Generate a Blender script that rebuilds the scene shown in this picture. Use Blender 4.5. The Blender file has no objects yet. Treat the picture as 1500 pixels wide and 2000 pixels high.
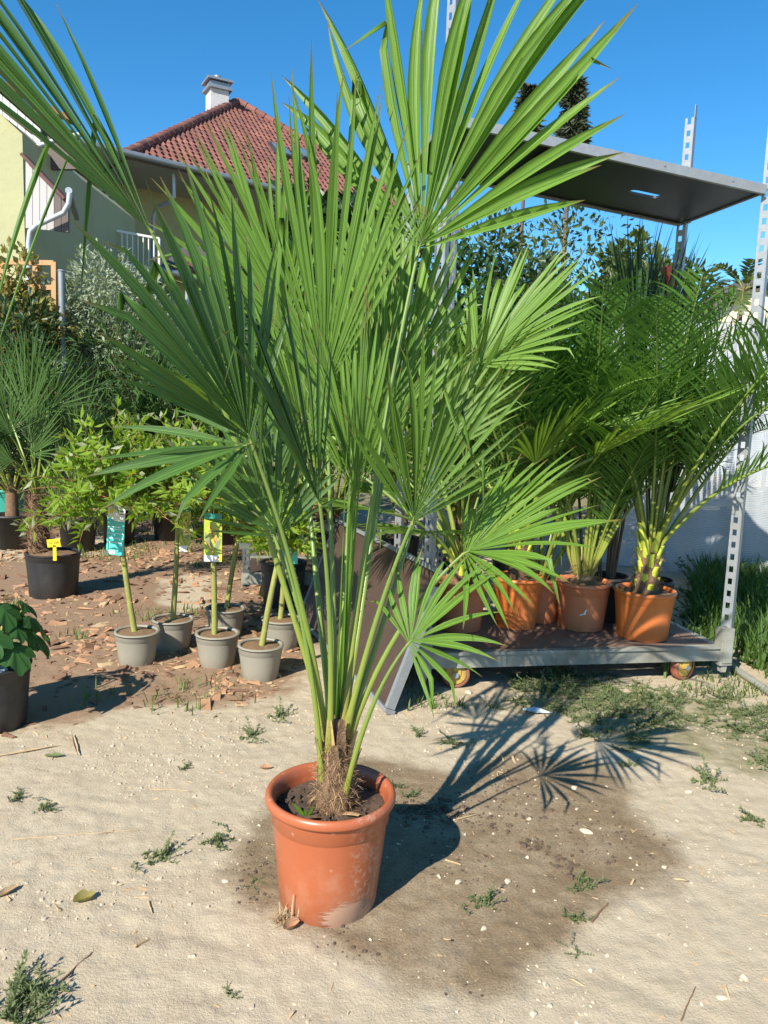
import bpy, math, random
import numpy as np
from mathutils import Vector, Matrix, Quaternion
random.seed(7); RNG = np.random.default_rng(7)
S = bpy.context.scene
COL = S.collection
R_ = math.radians

# ------------------------------------------------------------------ camera
CAM_H, PITCH, ROLL, F = 1.30, R_(7.5), R_(2.0), 1500.0
_fw = Vector((0, math.cos(PITCH), -math.sin(PITCH))); _u0 = Vector((0, math.sin(PITCH), math.cos(PITCH))); _r0 = Vector((1, 0, 0))
_rt = _r0*math.cos(ROLL) + _u0*math.sin(ROLL); _up = -_r0*math.sin(ROLL) + _u0*math.cos(ROLL)
cd = bpy.data.cameras.new('camera'); cam = bpy.data.objects.new('camera', cd); COL.objects.link(cam)
cd.sensor_fit = 'VERTICAL'; cd.sensor_height = 20.0; cd.lens = 15.0; cd.clip_end = 2000; cd.clip_start = 0.05
M = Matrix.Identity(4)
for i in range(3):
    M[i][0], M[i][1], M[i][2] = _rt[i], _up[i], -_fw[i]
M[2][3] = CAM_H
cam.matrix_world = M
S.camera = cam
S.render.resolution_x, S.render.resolution_y = 768, 1024

def ray(u, v): return _rt*((u-750)/F) - _up*((v-1000)/F) + _fw
def PX(u, v, y):
    d = ray(u, v); return Vector((0, 0, CAM_H)) + d*(y/d.y)
def G(u, v, z=0.0):
    d = ray(u, v); return Vector((0, 0, CAM_H)) + d*((z-CAM_H)/d.z)

# ------------------------------------------------------------------ world, sun, exposure
SUN_AZ, SUN_EL = R_(57), R_(37)
TO_SUN = Vector((-math.cos(SUN_AZ)*math.cos(SUN_EL), -math.sin(SUN_AZ)*math.cos(SUN_EL), math.sin(SUN_EL)))
W = bpy.data.worlds.new('World'); S.world = W; W.use_nodes = True
nt = W.node_tree; bg = nt.nodes['Background']
sky = nt.nodes.new('ShaderNodeTexSky'); sky.sky_type = 'NISHITA'; sky.sun_disc = False
sky.sun_elevation = SUN_EL; sky.sun_rotation = math.atan2(TO_SUN.x, TO_SUN.y)
sky.air_density = 1.0; sky.dust_density = 0.0; sky.ozone_density = 3.2; sky.altitude = 1500
hs = nt.nodes.new('ShaderNodeHueSaturation'); hs.inputs['Saturation'].default_value = 1.30; hs.inputs['Hue'].default_value = .493
nt.links.new(sky.outputs[0], hs.inputs['Color']); nt.links.new(hs.outputs[0], bg.inputs[0]); bg.inputs[1].default_value = 0.115
sl = bpy.data.lights.new('sun', 'SUN'); sl.energy = 5.0; sl.angle = R_(0.5); sl.color = (1, 0.93, 0.80)
so = bpy.data.objects.new('sun', sl); COL.objects.link(so)
so.rotation_euler = TO_SUN.to_track_quat('Z', 'Y').to_euler(); so.location = TO_SUN*40
S.view_settings.view_transform = 'Standard'; S.view_settings.look = 'None'
S.view_settings.exposure = 0.85; S.view_settings.gamma = 1

# ------------------------------------------------------------------ materials
def newmat(name):
    m = bpy.data.materials.new(name); m.use_nodes = True
    n = m.node_tree.nodes; return m, n, m.node_tree.links, n['Principled BSDF'], n['Material Output']
def noise(n, scale, detail=4, rough=.55, vec=None, l=None):
    t = n.new('ShaderNodeTexNoise'); t.inputs['Scale'].default_value = scale
    t.inputs['Detail'].default_value = detail; t.inputs['Roughness'].default_value = rough
    if vec is not None: l.new(vec, t.inputs['Vector'])
    return t
def ramp(n, l, fac, stops):
    r = n.new('ShaderNodeValToRGB'); e = r.color_ramp.elements
    while len(e) < len(stops): e.new(.5)
    for k, (p, c) in enumerate(stops):
        e[k].position = p; e[k].color = (*c, 1) if len(c) == 3 else c
    l.new(fac, r.inputs[0]); return r
def mixc(n, l, fac, a, b, mode='MIX'):
    x = n.new('ShaderNodeMix'); x.data_type = 'RGBA'; x.blend_type = mode
    for s, val in ((x.inputs[0], fac), (x.inputs[6], a), (x.inputs[7], b)):
        if hasattr(val, 'is_output') or isinstance(val, bpy.types.NodeSocket): l.new(val, s)
        elif isinstance(val, tuple): s.default_value = (*val, 1) if len(val) == 3 else val
        else: s.default_value = val
    return x.outputs[2]
def math_(n, l, op, a, b=0.0, clamp=False):
    x = n.new('ShaderNodeMath'); x.operation = op; x.use_clamp = clamp
    for s, val in ((x.inputs[0], a), (x.inputs[1], b)):
        if isinstance(val, bpy.types.NodeSocket): l.new(val, s)
        else: s.default_value = val
    return x.outputs[0]
def bump(n, l, h, dist, strength=1.0):
    b = n.new('ShaderNodeBump'); b.inputs['Distance'].default_value = dist; b.inputs['Strength'].default_value = strength
    l.new(h, b.inputs['Height']); return b.outputs[0]

def leafmat(name, c0, c1, trans=.35, tcol=None, rough=.42, stripes=0, tipcol=None, spec=.4):
    m, n, l, p, out = newmat(name)
    geo = n.new('ShaderNodeNewGeometry'); oi = n.new('ShaderNodeObjectInfo')
    tc = n.new('ShaderNodeTexCoord')
    f = math_(n, l, 'ADD', math_(n, l, 'MULTIPLY', geo.outputs['Random Per Island'], .6), math_(n, l, 'MULTIPLY', oi.outputs['Random'], .4))
    c = mixc(n, l, f, c0, c1)
    nz = noise(n, 9, 3, .6, tc.outputs['Object'], l)
    c = mixc(n, l, math_(n, l, 'MULTIPLY', nz.outputs[0], .5), c, tuple(x*.62 for x in c0))
    uv = n.new('ShaderNodeUVMap'); sp = n.new('ShaderNodeSeparateXYZ'); l.new(uv.outputs[0], sp.inputs[0])
    if stripes:
        mp = n.new('ShaderNodeCombineXYZ')
        l.new(math_(n, l, 'MULTIPLY', sp.outputs[0], stripes), mp.inputs[0]); l.new(math_(n, l, 'MULTIPLY', sp.outputs[1], .8), mp.inputs[1]); l.new(math_(n, l, 'MULTIPLY', oi.outputs['Random'], 30), mp.inputs[2])
        st = noise(n, 1.0, 2, .6, mp.outputs[0], l)
        c = mixc(n, l, ramp(n, l, st.outputs[0], [(.4, (0, 0, 0)), (.62, (1, 1, 1))]).outputs[0], c, mixc(n, l, .5, c, tuple(min(1, x*1.9) for x in c1)))
        l.new(bump(n, l, st.outputs[0], .0012), p.inputs['Normal'])
        # pale midrib
        mid = math_(n, l, 'ABSOLUTE', math_(n, l, 'SUBTRACT', sp.outputs[0], .5))
        mr = math_(n, l, 'LESS_THAN', mid, .035)
        c = mixc(n, l, math_(n, l, 'MULTIPLY', mr, .55), c, tuple(min(1, x*2.3) for x in c1))
    if tipcol:
        tf = ramp(n, l, math_(n, l, 'ADD', sp.outputs[1], math_(n, l, 'MULTIPLY', math_(n, l, 'SUBTRACT', nz.outputs[0], .5), .08)), [(.89, (0, 0, 0)), (.985, (1, 1, 1))]).outputs[0]
        c = mixc(n, l, tf, c, tipcol)
    l.new(c, p.inputs['Base Color'])
    p.inputs['Roughness'].default_value = rough; p.inputs['Specular IOR Level'].default_value = spec
    t = n.new('ShaderNodeBsdfTranslucent')
    l.new(mixc(n, l, 1.0, c, tcol or (1.0, 1.0, .35), 'MULTIPLY'), t.inputs[0])
    mx = n.new('ShaderNodeMixShader'); mx.inputs[0].default_value = trans
    l.new(p.outputs[0], mx.inputs[1]); l.new(t.outputs[0], mx.inputs[2]); l.new(mx.outputs[0], out.inputs[0])
    return m
def plain(name, c, rough=.6, var=.25, scale=12, metal=0, bumpd=0, spec=.5, dirt=None, dirtamt=.0):
    m, n, l, p, out = newmat(name)
    tc = n.new('ShaderNodeTexCoord')
    a = noise(n, scale, 5, .6, tc.outputs['Object'], l)
    col = mixc(n, l, a.outputs[0], tuple(x*(1-var) for x in c), tuple(min(1, x*(1+var)) for x in c))
    if dirt:
        d = noise(n, scale*.35, 6, .7, tc.outputs['Object'], l)
        col = mixc(n, l, math_(n, l, 'MULTIPLY', ramp(n, l, d.outputs[0], [(.42, (0, 0, 0)), (.7, (1, 1, 1))]).outputs[0], dirtamt), col, dirt)
    l.new(col, p.inputs['Base Color']); p.inputs['Metallic'].default_value = metal
    rr = math_(n, l, 'ADD', math_(n, l, 'MULTIPLY', a.outputs[0], .2), rough-.1); l.new(rr, p.inputs['Roughness'])
    p.inputs['Specular IOR Level'].default_value = spec
    if bumpd:
        b = noise(n, scale*4, 4, .6, tc.outputs['Object'], l); l.new(bump(n, l, b.outputs[0], bumpd), p.inputs['Normal'])
    return m

MAT = {}
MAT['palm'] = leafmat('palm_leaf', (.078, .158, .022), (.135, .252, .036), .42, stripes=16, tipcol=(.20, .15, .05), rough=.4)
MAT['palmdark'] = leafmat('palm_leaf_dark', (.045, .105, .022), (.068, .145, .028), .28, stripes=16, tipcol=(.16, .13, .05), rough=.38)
MAT['palmback'] = leafmat('palm_leaf_back', (.095, .175, .028), (.165, .285, .050), .44, stripes=8, rough=.42)
MAT['palmgrey'] = leafmat('palm_leaf_grey', (.038, .085, .022), (.066, .125, .032), .3, stripes=8, rough=.55, spec=.18)
MAT['phoenix'] = leafmat('feather_leaf', (.08, .19, .030), (.16, .32, .06), .46, rough=.45, spec=.3)
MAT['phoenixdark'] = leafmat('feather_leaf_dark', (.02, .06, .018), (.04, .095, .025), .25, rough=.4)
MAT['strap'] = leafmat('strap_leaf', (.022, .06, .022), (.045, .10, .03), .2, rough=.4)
MAT['willow'] = leafmat('willow_leaf', (.23, .37, .04), (.36, .50, .08), .5, rough=.6, spec=.15, tipcol=(.5, .52, .3))
MAT['willowpale'] = leafmat('willow_pale_leaf', (.34, .38, .22), (.5, .5, .38), .4, rough=.55)
MAT['olive'] = leafmat('olive_leaf', (.25, .31, .20), (.40, .46, .33), .3, rough=.5)
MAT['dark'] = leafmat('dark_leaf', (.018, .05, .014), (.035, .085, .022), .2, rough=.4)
MAT['ivy'] = leafmat('dry_ivy_leaf', (.27, .25, .085), (.42, .34, .14), .35, rough=.65, spec=.15)
MAT['tree'] = leafmat('tree_leaf', (.07, .11, .03), (.13, .18, .05), .35, rough=.5)
MAT['spruce'] = leafmat('spruce_needle', (.035, .05, .03), (.07, .085, .045), .1, rough=.6)
MAT['grass'] = leafmat('grass_blade', (.08, .14, .025), (.18, .24, .06), .35, rough=.5, tipcol=(.3, .25, .1))
MAT['weed'] = leafmat('weed_leaf', (.13, .17, .075), (.23, .27, .13), .3, rough=.7, spec=.15)
MAT['lush'] = leafmat('lush_weed', (.06, .13, .02), (.14, .24, .05), .4, rough=.5)
MAT['hydr'] = leafmat('broad_leaf', (.03, .09, .02), (.06, .15, .035), .3, rough=.38)
MAT['dry'] = plain('dry_leaf', (.42, .30, .17), .75, .4, 30)
MAT['redleaf'] = leafmat('cordyline_leaf', (.12, .05, .06), (.22, .10, .11), .3, rough=.45)
MAT['twig'] = plain('twig', (.20, .12, .07), .7, .4, 30)
MAT['redtwig'] = plain('red_twig', (.30, .12, .05), .6, .3, 30)
MAT['bark'] = plain('bark', (.13, .09, .06), .85, .45, 25, bumpd=.004)
MAT['stem'] = plain('willow_stem', (.26, .27, .065), .55, .3, 25, bumpd=.0015, dirt=(.16, .12, .06), dirtamt=.5)
MAT['fibre'] = plain('palm_fibre', (.185, .11, .06), .9, .6, 45, bumpd=.006)
MAT['fibrelight'] = plain('palm_fibre_light', (.40, .26, .13), .8, .4, 40)
MAT['soil'] = plain('potting_soil', (.085, .054, .036), .9, .5, 60, bumpd=.006)
MAT['coir'] = plain('coir_mulch', (.21, .125, .065), .9, .55, 90, bumpd=.005)
MAT['black'] = plain('black_plastic', (.022, .022, .024), .5, .3, 14, dirt=(.12, .10, .08), dirtamt=.25)
MAT['grey'] = plain('taupe_plastic', (.26, .245, .20), .5, .10, 8, dirt=(.34, .29, .22), dirtamt=.35)
MAT['orange'] = plain('orange_plastic', (.66, .17, .035), .42, .12, 6, dirt=(.48, .25, .13), dirtamt=.3)
MAT['orange2'] = plain('dull_orange_plastic', (.54, .16, .06), .5, .12, 6, dirt=(.45, .27, .17), dirtamt=.45)
MAT['white'] = plain('white_paint', (.72, .72, .70), .5, .06, 6)
MAT['cut'] = plain('cut_leaf_base', (.46, .52, .06), .5, .35, 30)
MAT['concrete'] = plain('chimney_render', (.46, .45, .46), .85, .15, 3, bumpd=.01)
MAT['gutter'] = plain('gutter_metal', (.30, .32, .34), .45, .15, 5, metal=.6)
MAT['pipe'] = plain('downpipe', (.42, .45, .49), .45, .1, 5, metal=.3)
MAT['yellow'] = plain('yellow_render', (.37, .37, .205), .85, .10, 1.2, bumpd=.01, dirt=(.27, .26, .16), dirtamt=.6)
MAT['board'] = plain('white_board', (.5, .51, .51), .7, .18, 4, dirt=(.4, .4, .4), dirtamt=.4)
MAT['darkwood'] = plain('dark_wood', (.10, .08, .075), .7, .3, 6)
MAT['soffit'] = plain('soffit_board', (.38, .37, .37), .7, .1, 3)
def tilemat():
    m, n, l, p, out = newmat('clay_roof_tile'); tc = n.new('ShaderNodeTexCoord'); oi = n.new('ShaderNodeObjectInfo'); geo = n.new('ShaderNodeNewGeometry')
    rnd_ = math_(n, l, 'FRACT', math_(n, l, 'ADD', oi.outputs['Random'], geo.outputs['Random Per Island']))
    c = ramp(n, l, rnd_, [(0, (.10, .040, .034)), (.3, (.155, .054, .042)), (.7, (.18, .064, .048)), (1, (.235, .092, .068))]).outputs[0]
    a_ = noise(n, 3, 5, .65, geo.outputs['Position'], l); c = mixc(n, l, math_(n, l, 'MULTIPLY', ramp(n, l, a_.outputs[0], [(.45, (0, 0, 0)), (.7, (1, 1, 1))]).outputs[0], .55), c, (.09, .06, .05))
    l.new(c, p.inputs['Base Color']); p.inputs['Roughness'].default_value = .8; return m
MAT['tile'] = tilemat()
MAT['glass'] = plain('window_glass', (.12, .17, .22), .08, .2, 2, spec=1.0)
MAT['steel'] = plain('dark_steel', (.09, .09, .10), .5, .2, 4, metal=.6)
MAT['beige'] = plain('beige_render', (.72, .60, .45), .85, .08, 1.5)
MAT['slate'] = plain('dark_roofing', (.10, .09, .085), .8, .3, 3)
MAT['wood'] = plain('trellis_wood', (.46, .25, .11), .7, .25, 10)
MAT['castyel'] = plain('caster_yellow', (.50, .34, .07), .5, .3, 20, dirt=(.2, .14, .08), dirtamt=.7)
MAT['rubber'] = plain('caster_tread', (.30, .09, .05), .6, .3, 20, dirt=(.3, .24, .18), dirtamt=.6)
MAT['clip'] = plain('orange_clip', (.85, .10, .015), .4, .08, 5)
MAT['tagyel'] = plain('yellow_tag', (.85, .66, .02), .45, .05, 5)
MAT['tagteal'] = plain('teal_print', (.08, .52, .45), .4, .06, 5)
MAT['tagdteal'] = plain('dark_teal_print', (.03, .25, .20), .4, .06, 5)
MAT['tagwhite'] = plain('white_print', (.80, .80, .78), .4, .03, 5)
MAT['taggreen'] = plain('lime_print', (.36, .44, .05), .4, .45, 40)
MAT['tagpink'] = plain('red_print', (.50, .12, .09), .4, .3, 30)
MAT['ink'] = plain('ink', (.02, .02, .02), .6, .1, 5)
MAT['stone'] = plain('pale_stone', (.52, .44, .33), .85, .25, 40, bumpd=.002)
MAT['chip'] = plain('bark_chip', (.36, .20, .11), .85, .5, 4, bumpd=.002)
MAT['clod'] = plain('wet_clod', (.10, .068, .045), .95, .4, 50, bumpd=.004)
MAT['sheet'] = plain('white_foil', (.52, .56, .60), .55, .12, 2)

def galv():
    m, n, l, p, out = newmat('galvanised_steel'); tc = n.new('ShaderNodeTexCoord')
    v = n.new('ShaderNodeTexVoronoi'); v.inputs['Scale'].default_value = 55; l.new(tc.outputs['Object'], v.inputs['Vector'])
    a = noise(n, 5, 5, .65, tc.outputs['Object'], l)
    c = mixc(n, l, math_(n, l, 'MULTIPLY', v.outputs['Color'], .35), (.25, .27, .29), (.40, .42, .45))
    c = mixc(n, l, math_(n, l, 'MULTIPLY', ramp(n, l, a.outputs[0], [(.45, (0, 0, 0)), (.68, (1, 1, 1))]).outputs[0], .6), c, (.25, .24, .21))
    l.new(c, p.inputs['Base Color']); p.inputs['Metallic'].default_value = .4
    l.new(math_(n, l, 'ADD', math_(n, l, 'MULTIPLY', a.outputs[0], .3), .3), p.inputs['Roughness']); return m
MAT['galv'] = galv()
MAT['rail'] = plain('weathered_rail', (.33, .335, .29), .6, .3, 9, metal=.25, dirt=(.13, .11, .08), dirtamt=.75)
def plyboard():
    m, n, l, p, out = newmat('brown_film_plywood'); tc = n.new('ShaderNodeTexCoord')
    v = noise(n, 140, 3, .6, tc.outputs['Object'], l); a = noise(n, 5, 5, .6, tc.outputs['Object'], l)
    c = mixc(n, l, a.outputs[0], (.045, .027, .02), (.085, .055, .042))
    c = mixc(n, l, ramp(n, l, v.outputs[0], [(.64, (0, 0, 0)), (.72, (1, 1, 1))]).outputs[0], c, (.22, .16, .12))
    l.new(c, p.inputs['Base Color']); p.inputs['Roughness'].default_value = .45
    return m
MAT['ply'] = plyboard()
MAT['deck'] = plain('dusty_deck', (.17, .095, .07), .7, .3, 8, dirt=(.33, .24, .17), dirtamt=.6)
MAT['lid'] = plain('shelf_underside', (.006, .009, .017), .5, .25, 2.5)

def petmat():
    m, n, l, p, out = newmat('palm_petiole')
    uv = n.new('ShaderNodeUVMap'); sp = n.new('ShaderNodeSeparateXYZ'); l.new(uv.outputs[0], sp.inputs[0])
    tc = n.new('ShaderNodeTexCoord'); a = noise(n, 30, 4, .6, tc.outputs['Object'], l)
    c = ramp(n, l, sp.outputs[1], [(0, (.30, .24, .06)), (.12, (.27, .31, .05)), (.6, (.17, .26, .05)), (1, (.17, .25, .06))]).outputs[0]
    c = mixc(n, l, math_(n, l, 'MULTIPLY', a.outputs[0], .45), c, (.10, .17, .035))
    l.new(c, p.inputs['Base Color']); p.inputs['Roughness'].default_value = .4
    t = n.new('ShaderNodeBsdfTranslucent'); l.new(c, t.inputs[0]); mx = n.new('ShaderNodeMixShader'); mx.inputs[0].default_value = .12
    l.new(p.outputs[0], mx.inputs[1]); l.new(t.outputs[0], mx.inputs[2]); l.new(mx.outputs[0], out.inputs[0]); return m
MAT['petiole'] = petmat()

def terracotta():
    m, n, l, p, out = newmat('terracotta_plastic'); tc = n.new('ShaderNodeTexCoord'); o = tc.outputs['Object']
    a = noise(n, 5, 6, .65, o, l); s = noise(n, 60, 4, .7, o, l)
    c = mixc(n, l, a.outputs[0], (.33, .088, .036), (.385, .11, .047))
    sx = n.new('ShaderNodeSeparateXYZ'); l.new(o, sx.inputs[0])
    # dried mud splash low on one side, with its own ragged outline
    dx = math_(n, l, 'MULTIPLY', math_(n, l, 'SUBTRACT', sx.outputs[0], .055), 15)
    dz = math_(n, l, 'MULTIPLY', math_(n, l, 'SUBTRACT', sx.outputs[2], .03), 24)
    rr = math_(n, l, 'ADD', math_(n, l, 'MULTIPLY', dx, dx), math_(n, l, 'MULTIPLY', dz, dz))
    mp = n.new('ShaderNodeMapping'); mp.inputs['Scale'].default_value = (10, 10, 55); l.new(o, mp.inputs[0])
    st = noise(n, 1.6, 6, .7, mp.outputs[0], l)
    msk = math_(n, l, 'SUBTRACT', math_(n, l, 'ADD', 1.05, math_(n, l, 'MULTIPLY', math_(n, l, 'SUBTRACT', st.outputs[0], .5), 3.2)), rr)
    msk = math_(n, l, 'MULTIPLY', msk, 2.2, True)
    y0 = math_(n, l, 'LESS_THAN', sx.outputs[1], 0)
    msk = math_(n, l, 'MULTIPLY', msk, y0)
    c = mixc(n, l, math_(n, l, 'MULTIPLY', msk, .8), c, (.50, .33, .23))
    # drip streaks and scuffs
    d2 = math_(n, l, 'MULTIPLY', math_(n, l, 'SUBTRACT', sx.outputs[0], .1), 22)
    k2 = math_(n, l, 'SUBTRACT', 1.0, math_(n, l, 'MULTIPLY', d2, d2), True)
    k2 = math_(n, l, 'MULTIPLY', k2, ramp(n, l, s.outputs[0], [(.48, (0, 0, 0)), (.62, (1, 1, 1))]).outputs[0])
    c = mixc(n, l, math_(n, l, 'MULTIPLY', math_(n, l, 'MULTIPLY', k2, y0), .4), c, (.55, .40, .30))
    sc = noise(n, 34, 2, .5, o, l)
    c = mixc(n, l, math_(n, l, 'MULTIPLY', ramp(n, l, sc.outputs[0], [(.69, (0, 0, 0)), (.74, (1, 1, 1))]).outputs[0], .35), c, (.58, .36, .25))
    du = noise(n, 11, 7, .72, o, l); lowm = math_(n, l, 'SUBTRACT', 1.0, math_(n, l, 'MULTIPLY', sx.outputs[2], 5.5), True)
    dm = math_(n, l, 'MULTIPLY', ramp(n, l, math_(n, l, 'ADD', du.outputs[0], math_(n, l, 'MULTIPLY', lowm, .16)), [(.52, (0, 0, 0)), (.8, (1, 1, 1))]).outputs[0], .42)
    c = mixc(n, l, dm, c, (.44, .26, .17))
    l.new(c, p.inputs['Base Color'])
    l.new(math_(n, l, 'ADD', math_(n, l, 'MULTIPLY', math_(n, l, 'ADD', msk, dm), .35), .36), p.inputs['Roughness'])
    l.new(bump(n, l, msk, .002), p.inputs['Normal'])
    return m
MAT['terra'] = terracotta()

# ------------------------------------------------------------------ mesh helpers
class MB:
    def __init__(s): s.v = []; s.f = []; s.uv = []; s.sm = []
    def quadstrip(s, rows, uvs=None, smooth=True, closed=False):
        b = len(s.v); w = len(rows[0])
        for r in rows: s.v.extend([tuple(p) for p in r])
        for i in range(len(rows)-1):
            for j in range(w if closed else w-1):
                j2 = (j+1) % w
                s.f.append((b+i*w+j, b+i*w+j2, b+(i+1)*w+j2, b+(i+1)*w+j))
                if uvs is None:
                    a0, a1 = j/(w if closed else w-1), (j+1)/(w if closed else w-1); t0, t1 = i/(len(rows)-1), (i+1)/(len(rows)-1)
                    s.uv.append(((a0, t0), (a1, t0), (a1, t1), (a0, t1)))
                else:
                    s.uv.append((uvs[i][j], uvs[i][j2], uvs[i+1][j2], uvs[i+1][j]))
                s.sm.append(smooth)
    def face(s, pts, smooth=False, uv=None):
        b = len(s.v); s.v.extend([tuple(p) for p in pts]); s.f.append(tuple(range(b, b+len(pts))))
        s.uv.append(uv or tuple((0.5, .5) for _ in pts)); s.sm.append(smooth)
    def box(s, c, size, rot=None, taper=1.0):
        c = Vector(c); hx, hy, hz = size[0]/2, size[1]/2, size[2]/2
        P = []
        for z in (-1, 1):
            k = taper if z > 0 else 1
            for x, y in ((-1, -1), (1, -1), (1, 1), (-1, 1)):
                p = Vector((x*hx*k, y*hy*k, z*hz)); P.append(c + (rot @ p if rot else p))
        b = len(s.v); s.v.extend([tuple(p) for p in P])
        for q in ((0, 3, 2, 1), (4, 5, 6, 7), (0, 1, 5, 4), (1, 2, 6, 5), (2, 3, 7, 6), (3, 0, 4, 7)):
            s.f.append(tuple(b+i for i in q)); s.uv.append(((0, 0), (1, 0), (1, 1), (0, 1))); s.sm.append(False)
    def bar(s, a, b, w, h, up=Vector((0, 0, 1))):
        a, b = Vector(a), Vector(b); d = b-a; L = d.length; d.normalize()
        x = d.cross(up)
        if x.length < 1e-4: x = d.cross(Vector((1, 0, 0)))
        x.normalize(); y = x.cross(d)
        s.box((a+b)/2, (w, L, h), Matrix((x, d, y)).transposed())
    def tube(s, pts, rads, sides=8, cap=True, flat=1.0, smooth=True, upref=None):
        pts = [Vector(p) for p in pts]; rows = []; n0 = None
        for i, p in enumerate(pts):
            d = (pts[min(i+1, len(pts)-1)] - pts[max(i-1, 0)]).normalized()
            if n0 is None:
                n0 = d.cross(upref or Vector((0, 1, 0)))
                if n0.length < 1e-3: n0 = d.cross(Vector((1, 0, 0)))
            n0 = (n0 - d*n0.dot(d)).normalized(); m0 = d.cross(n0)
            r = rads[i] if hasattr(rads, '__len__') else rads
            rows.append([p + n0*(math.cos(a)*r) + m0*(math.sin(a)*r*flat) for a in [2*math.pi*k/sides for k in range(sides)]])
        s.quadstrip(rows, closed=True, smooth=smooth)
        if cap:
            s.face(list(reversed(rows[0]))); s.face(rows[-1])
    def lathe(s, prof, sides=40, c=(0, 0, 0), wob=0):
        rows = [[(c[0]+r*math.cos(2*math.pi*k/sides)*(1+wob*math.sin(2*2*math.pi*k/sides)), c[1]+r*math.sin(2*math.pi*k/sides), c[2]+z) for k in range(sides)] for r, z in prof]
        s.quadstrip(rows, closed=True)
    def mesh(s, name):
        me = bpy.data.meshes.new(name); me.from_pydata(s.v, [], s.f)
        if s.f:
            ul = me.uv_layers.new(name='UVMap'); ul.data.foreach_set('uv', np.array([c for f in s.uv for q in f for c in q], dtype=np.float32))
            me.polygons.foreach_set('use_smooth', np.array(s.sm, dtype=bool))
        me.update(); return me
    def obj(s, name, mat, parent=None, loc=None):
        return link(name, s.mesh(name), mat, parent, loc)
def link(name, me, mat, parent=None, loc=None):
    if mat is not None and not me.materials: me.materials.append(MAT[mat] if isinstance(mat, str) else mat)
    o = bpy.data.objects.new(name, me); COL.objects.link(o)
    if parent is not None: o.parent = parent
    if loc is not None: o.location = loc
    return o
def tag(o, label, cat=None, group=None, kind=None):
    o['label'] = label
    if cat: o['category'] = cat
    if group: o['group'] = group
    if kind: o['kind'] = kind
    return o
def thing(name, label, cat, loc=(0, 0, 0), rz=0, group=None):
    o = bpy.data.objects.new(name, None); COL.objects.link(o); o.location = loc; o.rotation_euler = (0, 0, rz)
    o.empty_display_size = .1
    return tag(o, label, cat, group)
def put(root, child):   # child meshes written in world coordinates, root an unrotated Empty
    child.parent = root; child.matrix_parent_inverse = Matrix.Translation(root.location).inverted(); return child

GRAV = Vector((0, 0, -1))
def ribbon(mb, p, d, w, L, width, droop=0., steps=5, fold=0., wfun=None, kink=None, united=0., grav=GRAV, bend=None):
    """V-folded blade: p start, d direction, w across vector, L length, width = half width"""
    p = Vector(p); d = Vector(d).normalized(); w = Vector(w); rows = []; uvs = []
    cf, sf = math.cos(fold), math.sin(fold)
    for i in range(steps+1):
        t = i/steps
        w = (w - d*w.dot(d)); 
        if w.length < 1e-5: w = d.orthogonal()
        w.normalize(); nn = w.cross(d)
        hw = width*(wfun(t) if wfun else math.sin(math.pi*min(1, .08+.92*t))**.7 if t < .99 else 0.02)
        if fold:
            rows.append([p - w*hw*cf + nn*hw*sf, p.copy(), p + w*hw*cf + nn*hw*sf]); uvs.append(((0, t), (.5, t), (1, t)))
        else:
            rows.append([p - w*hw, p + w*hw]); uvs.append(((0, t), (1, t)))
        st = L/steps
        p = p + d*st
        k = droop*t*2/steps
        d = (d + grav*k).normalized() if bend is None else (d + grav*k + bend*(t*2/steps)).normalized()
        if kink and i == int(kink[0]*steps): d = (d*(1-kink[1]) + grav*kink[1]).normalized()
    mb.quadstrip(rows, uvs)

def fan_blade(mb, hub, axis, normal, L, n=34, spread=R_(75), split=.45, droop=.12, fold=.55, cup=.15, seed=0, wmul=1.0, kinks=2, steps=9, ragged=.12, costa=.06, fall=.34, kpos=(.5, .75)):
    rnd = random.Random(seed)
    a = Vector(axis).normalized(); nm = Vector(normal); nm = (nm - a*nm.dot(a)).normalized(); s = a.cross(nm)
    delta = spread/n
    ks = set(rnd.sample(range(n), kinks)) if kinks else set()
    ph = rnd.uniform(0, 6)
    for i in range(n):
        th = -spread + (2*i+1)*delta + (rnd.uniform(-.45, .45) + .5*math.sin(i*1.7+ph))*delta
        rel = abs(th)/spread
        Ls = L*(1 - fall*rel**2.0)*(1+rnd.uniform(-ragged, ragged*.5))
        d0 = (a*math.cos(th) + s*math.sin(th) + nm*cup*(rel**1.5)).normalized()
        w0 = (a*-math.sin(th) + s*math.cos(th)).normalized()
        w0 = Quaternion(d0, rnd.gauss(0, .28)) @ w0
        side = (a*-math.sin(th) + s*math.cos(th))*rnd.gauss(0, .13) + nm*rnd.gauss(0, .16)
        start = Vector(hub) + a*costa*L*(1-rel*rel)
        sp = split*(1+rnd.uniform(-.12, .12))
        fi = fold*rnd.uniform(.6, 1.2); td = math.tan(delta)*wmul/max(.62, math.cos(fi))
        def wf(t, Ls=Ls, sp=sp, td=td):
            r = t*Ls
            rs = sp*Ls
            if r < rs: return max(.0012, r*td*1.04)
            q = (t-sp)/(1-sp)
            return max(.0006, rs*td*(1.0+.12*q)*(1-q**1.7))
        kk = (rnd.uniform(*kpos), rnd.uniform(.6, .95)) if i in ks else ((rnd.uniform(.7, .92), rnd.uniform(.15, .6)) if rnd.random() < .18 else None)
        ribbon(mb, start, d0, w0, Ls, 1.0, droop*rnd.uniform(.5, 1.6)*(1+1.2*rel), steps, fi, wf, kk, bend=side)

def bez(p0, p1, p2, n=12):
    return [Vector(p0)*(1-t)**2 + Vector(p1)*2*t*(1-t) + Vector(p2)*t*t for t in [i/n for i in range(n+1)]]

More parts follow.
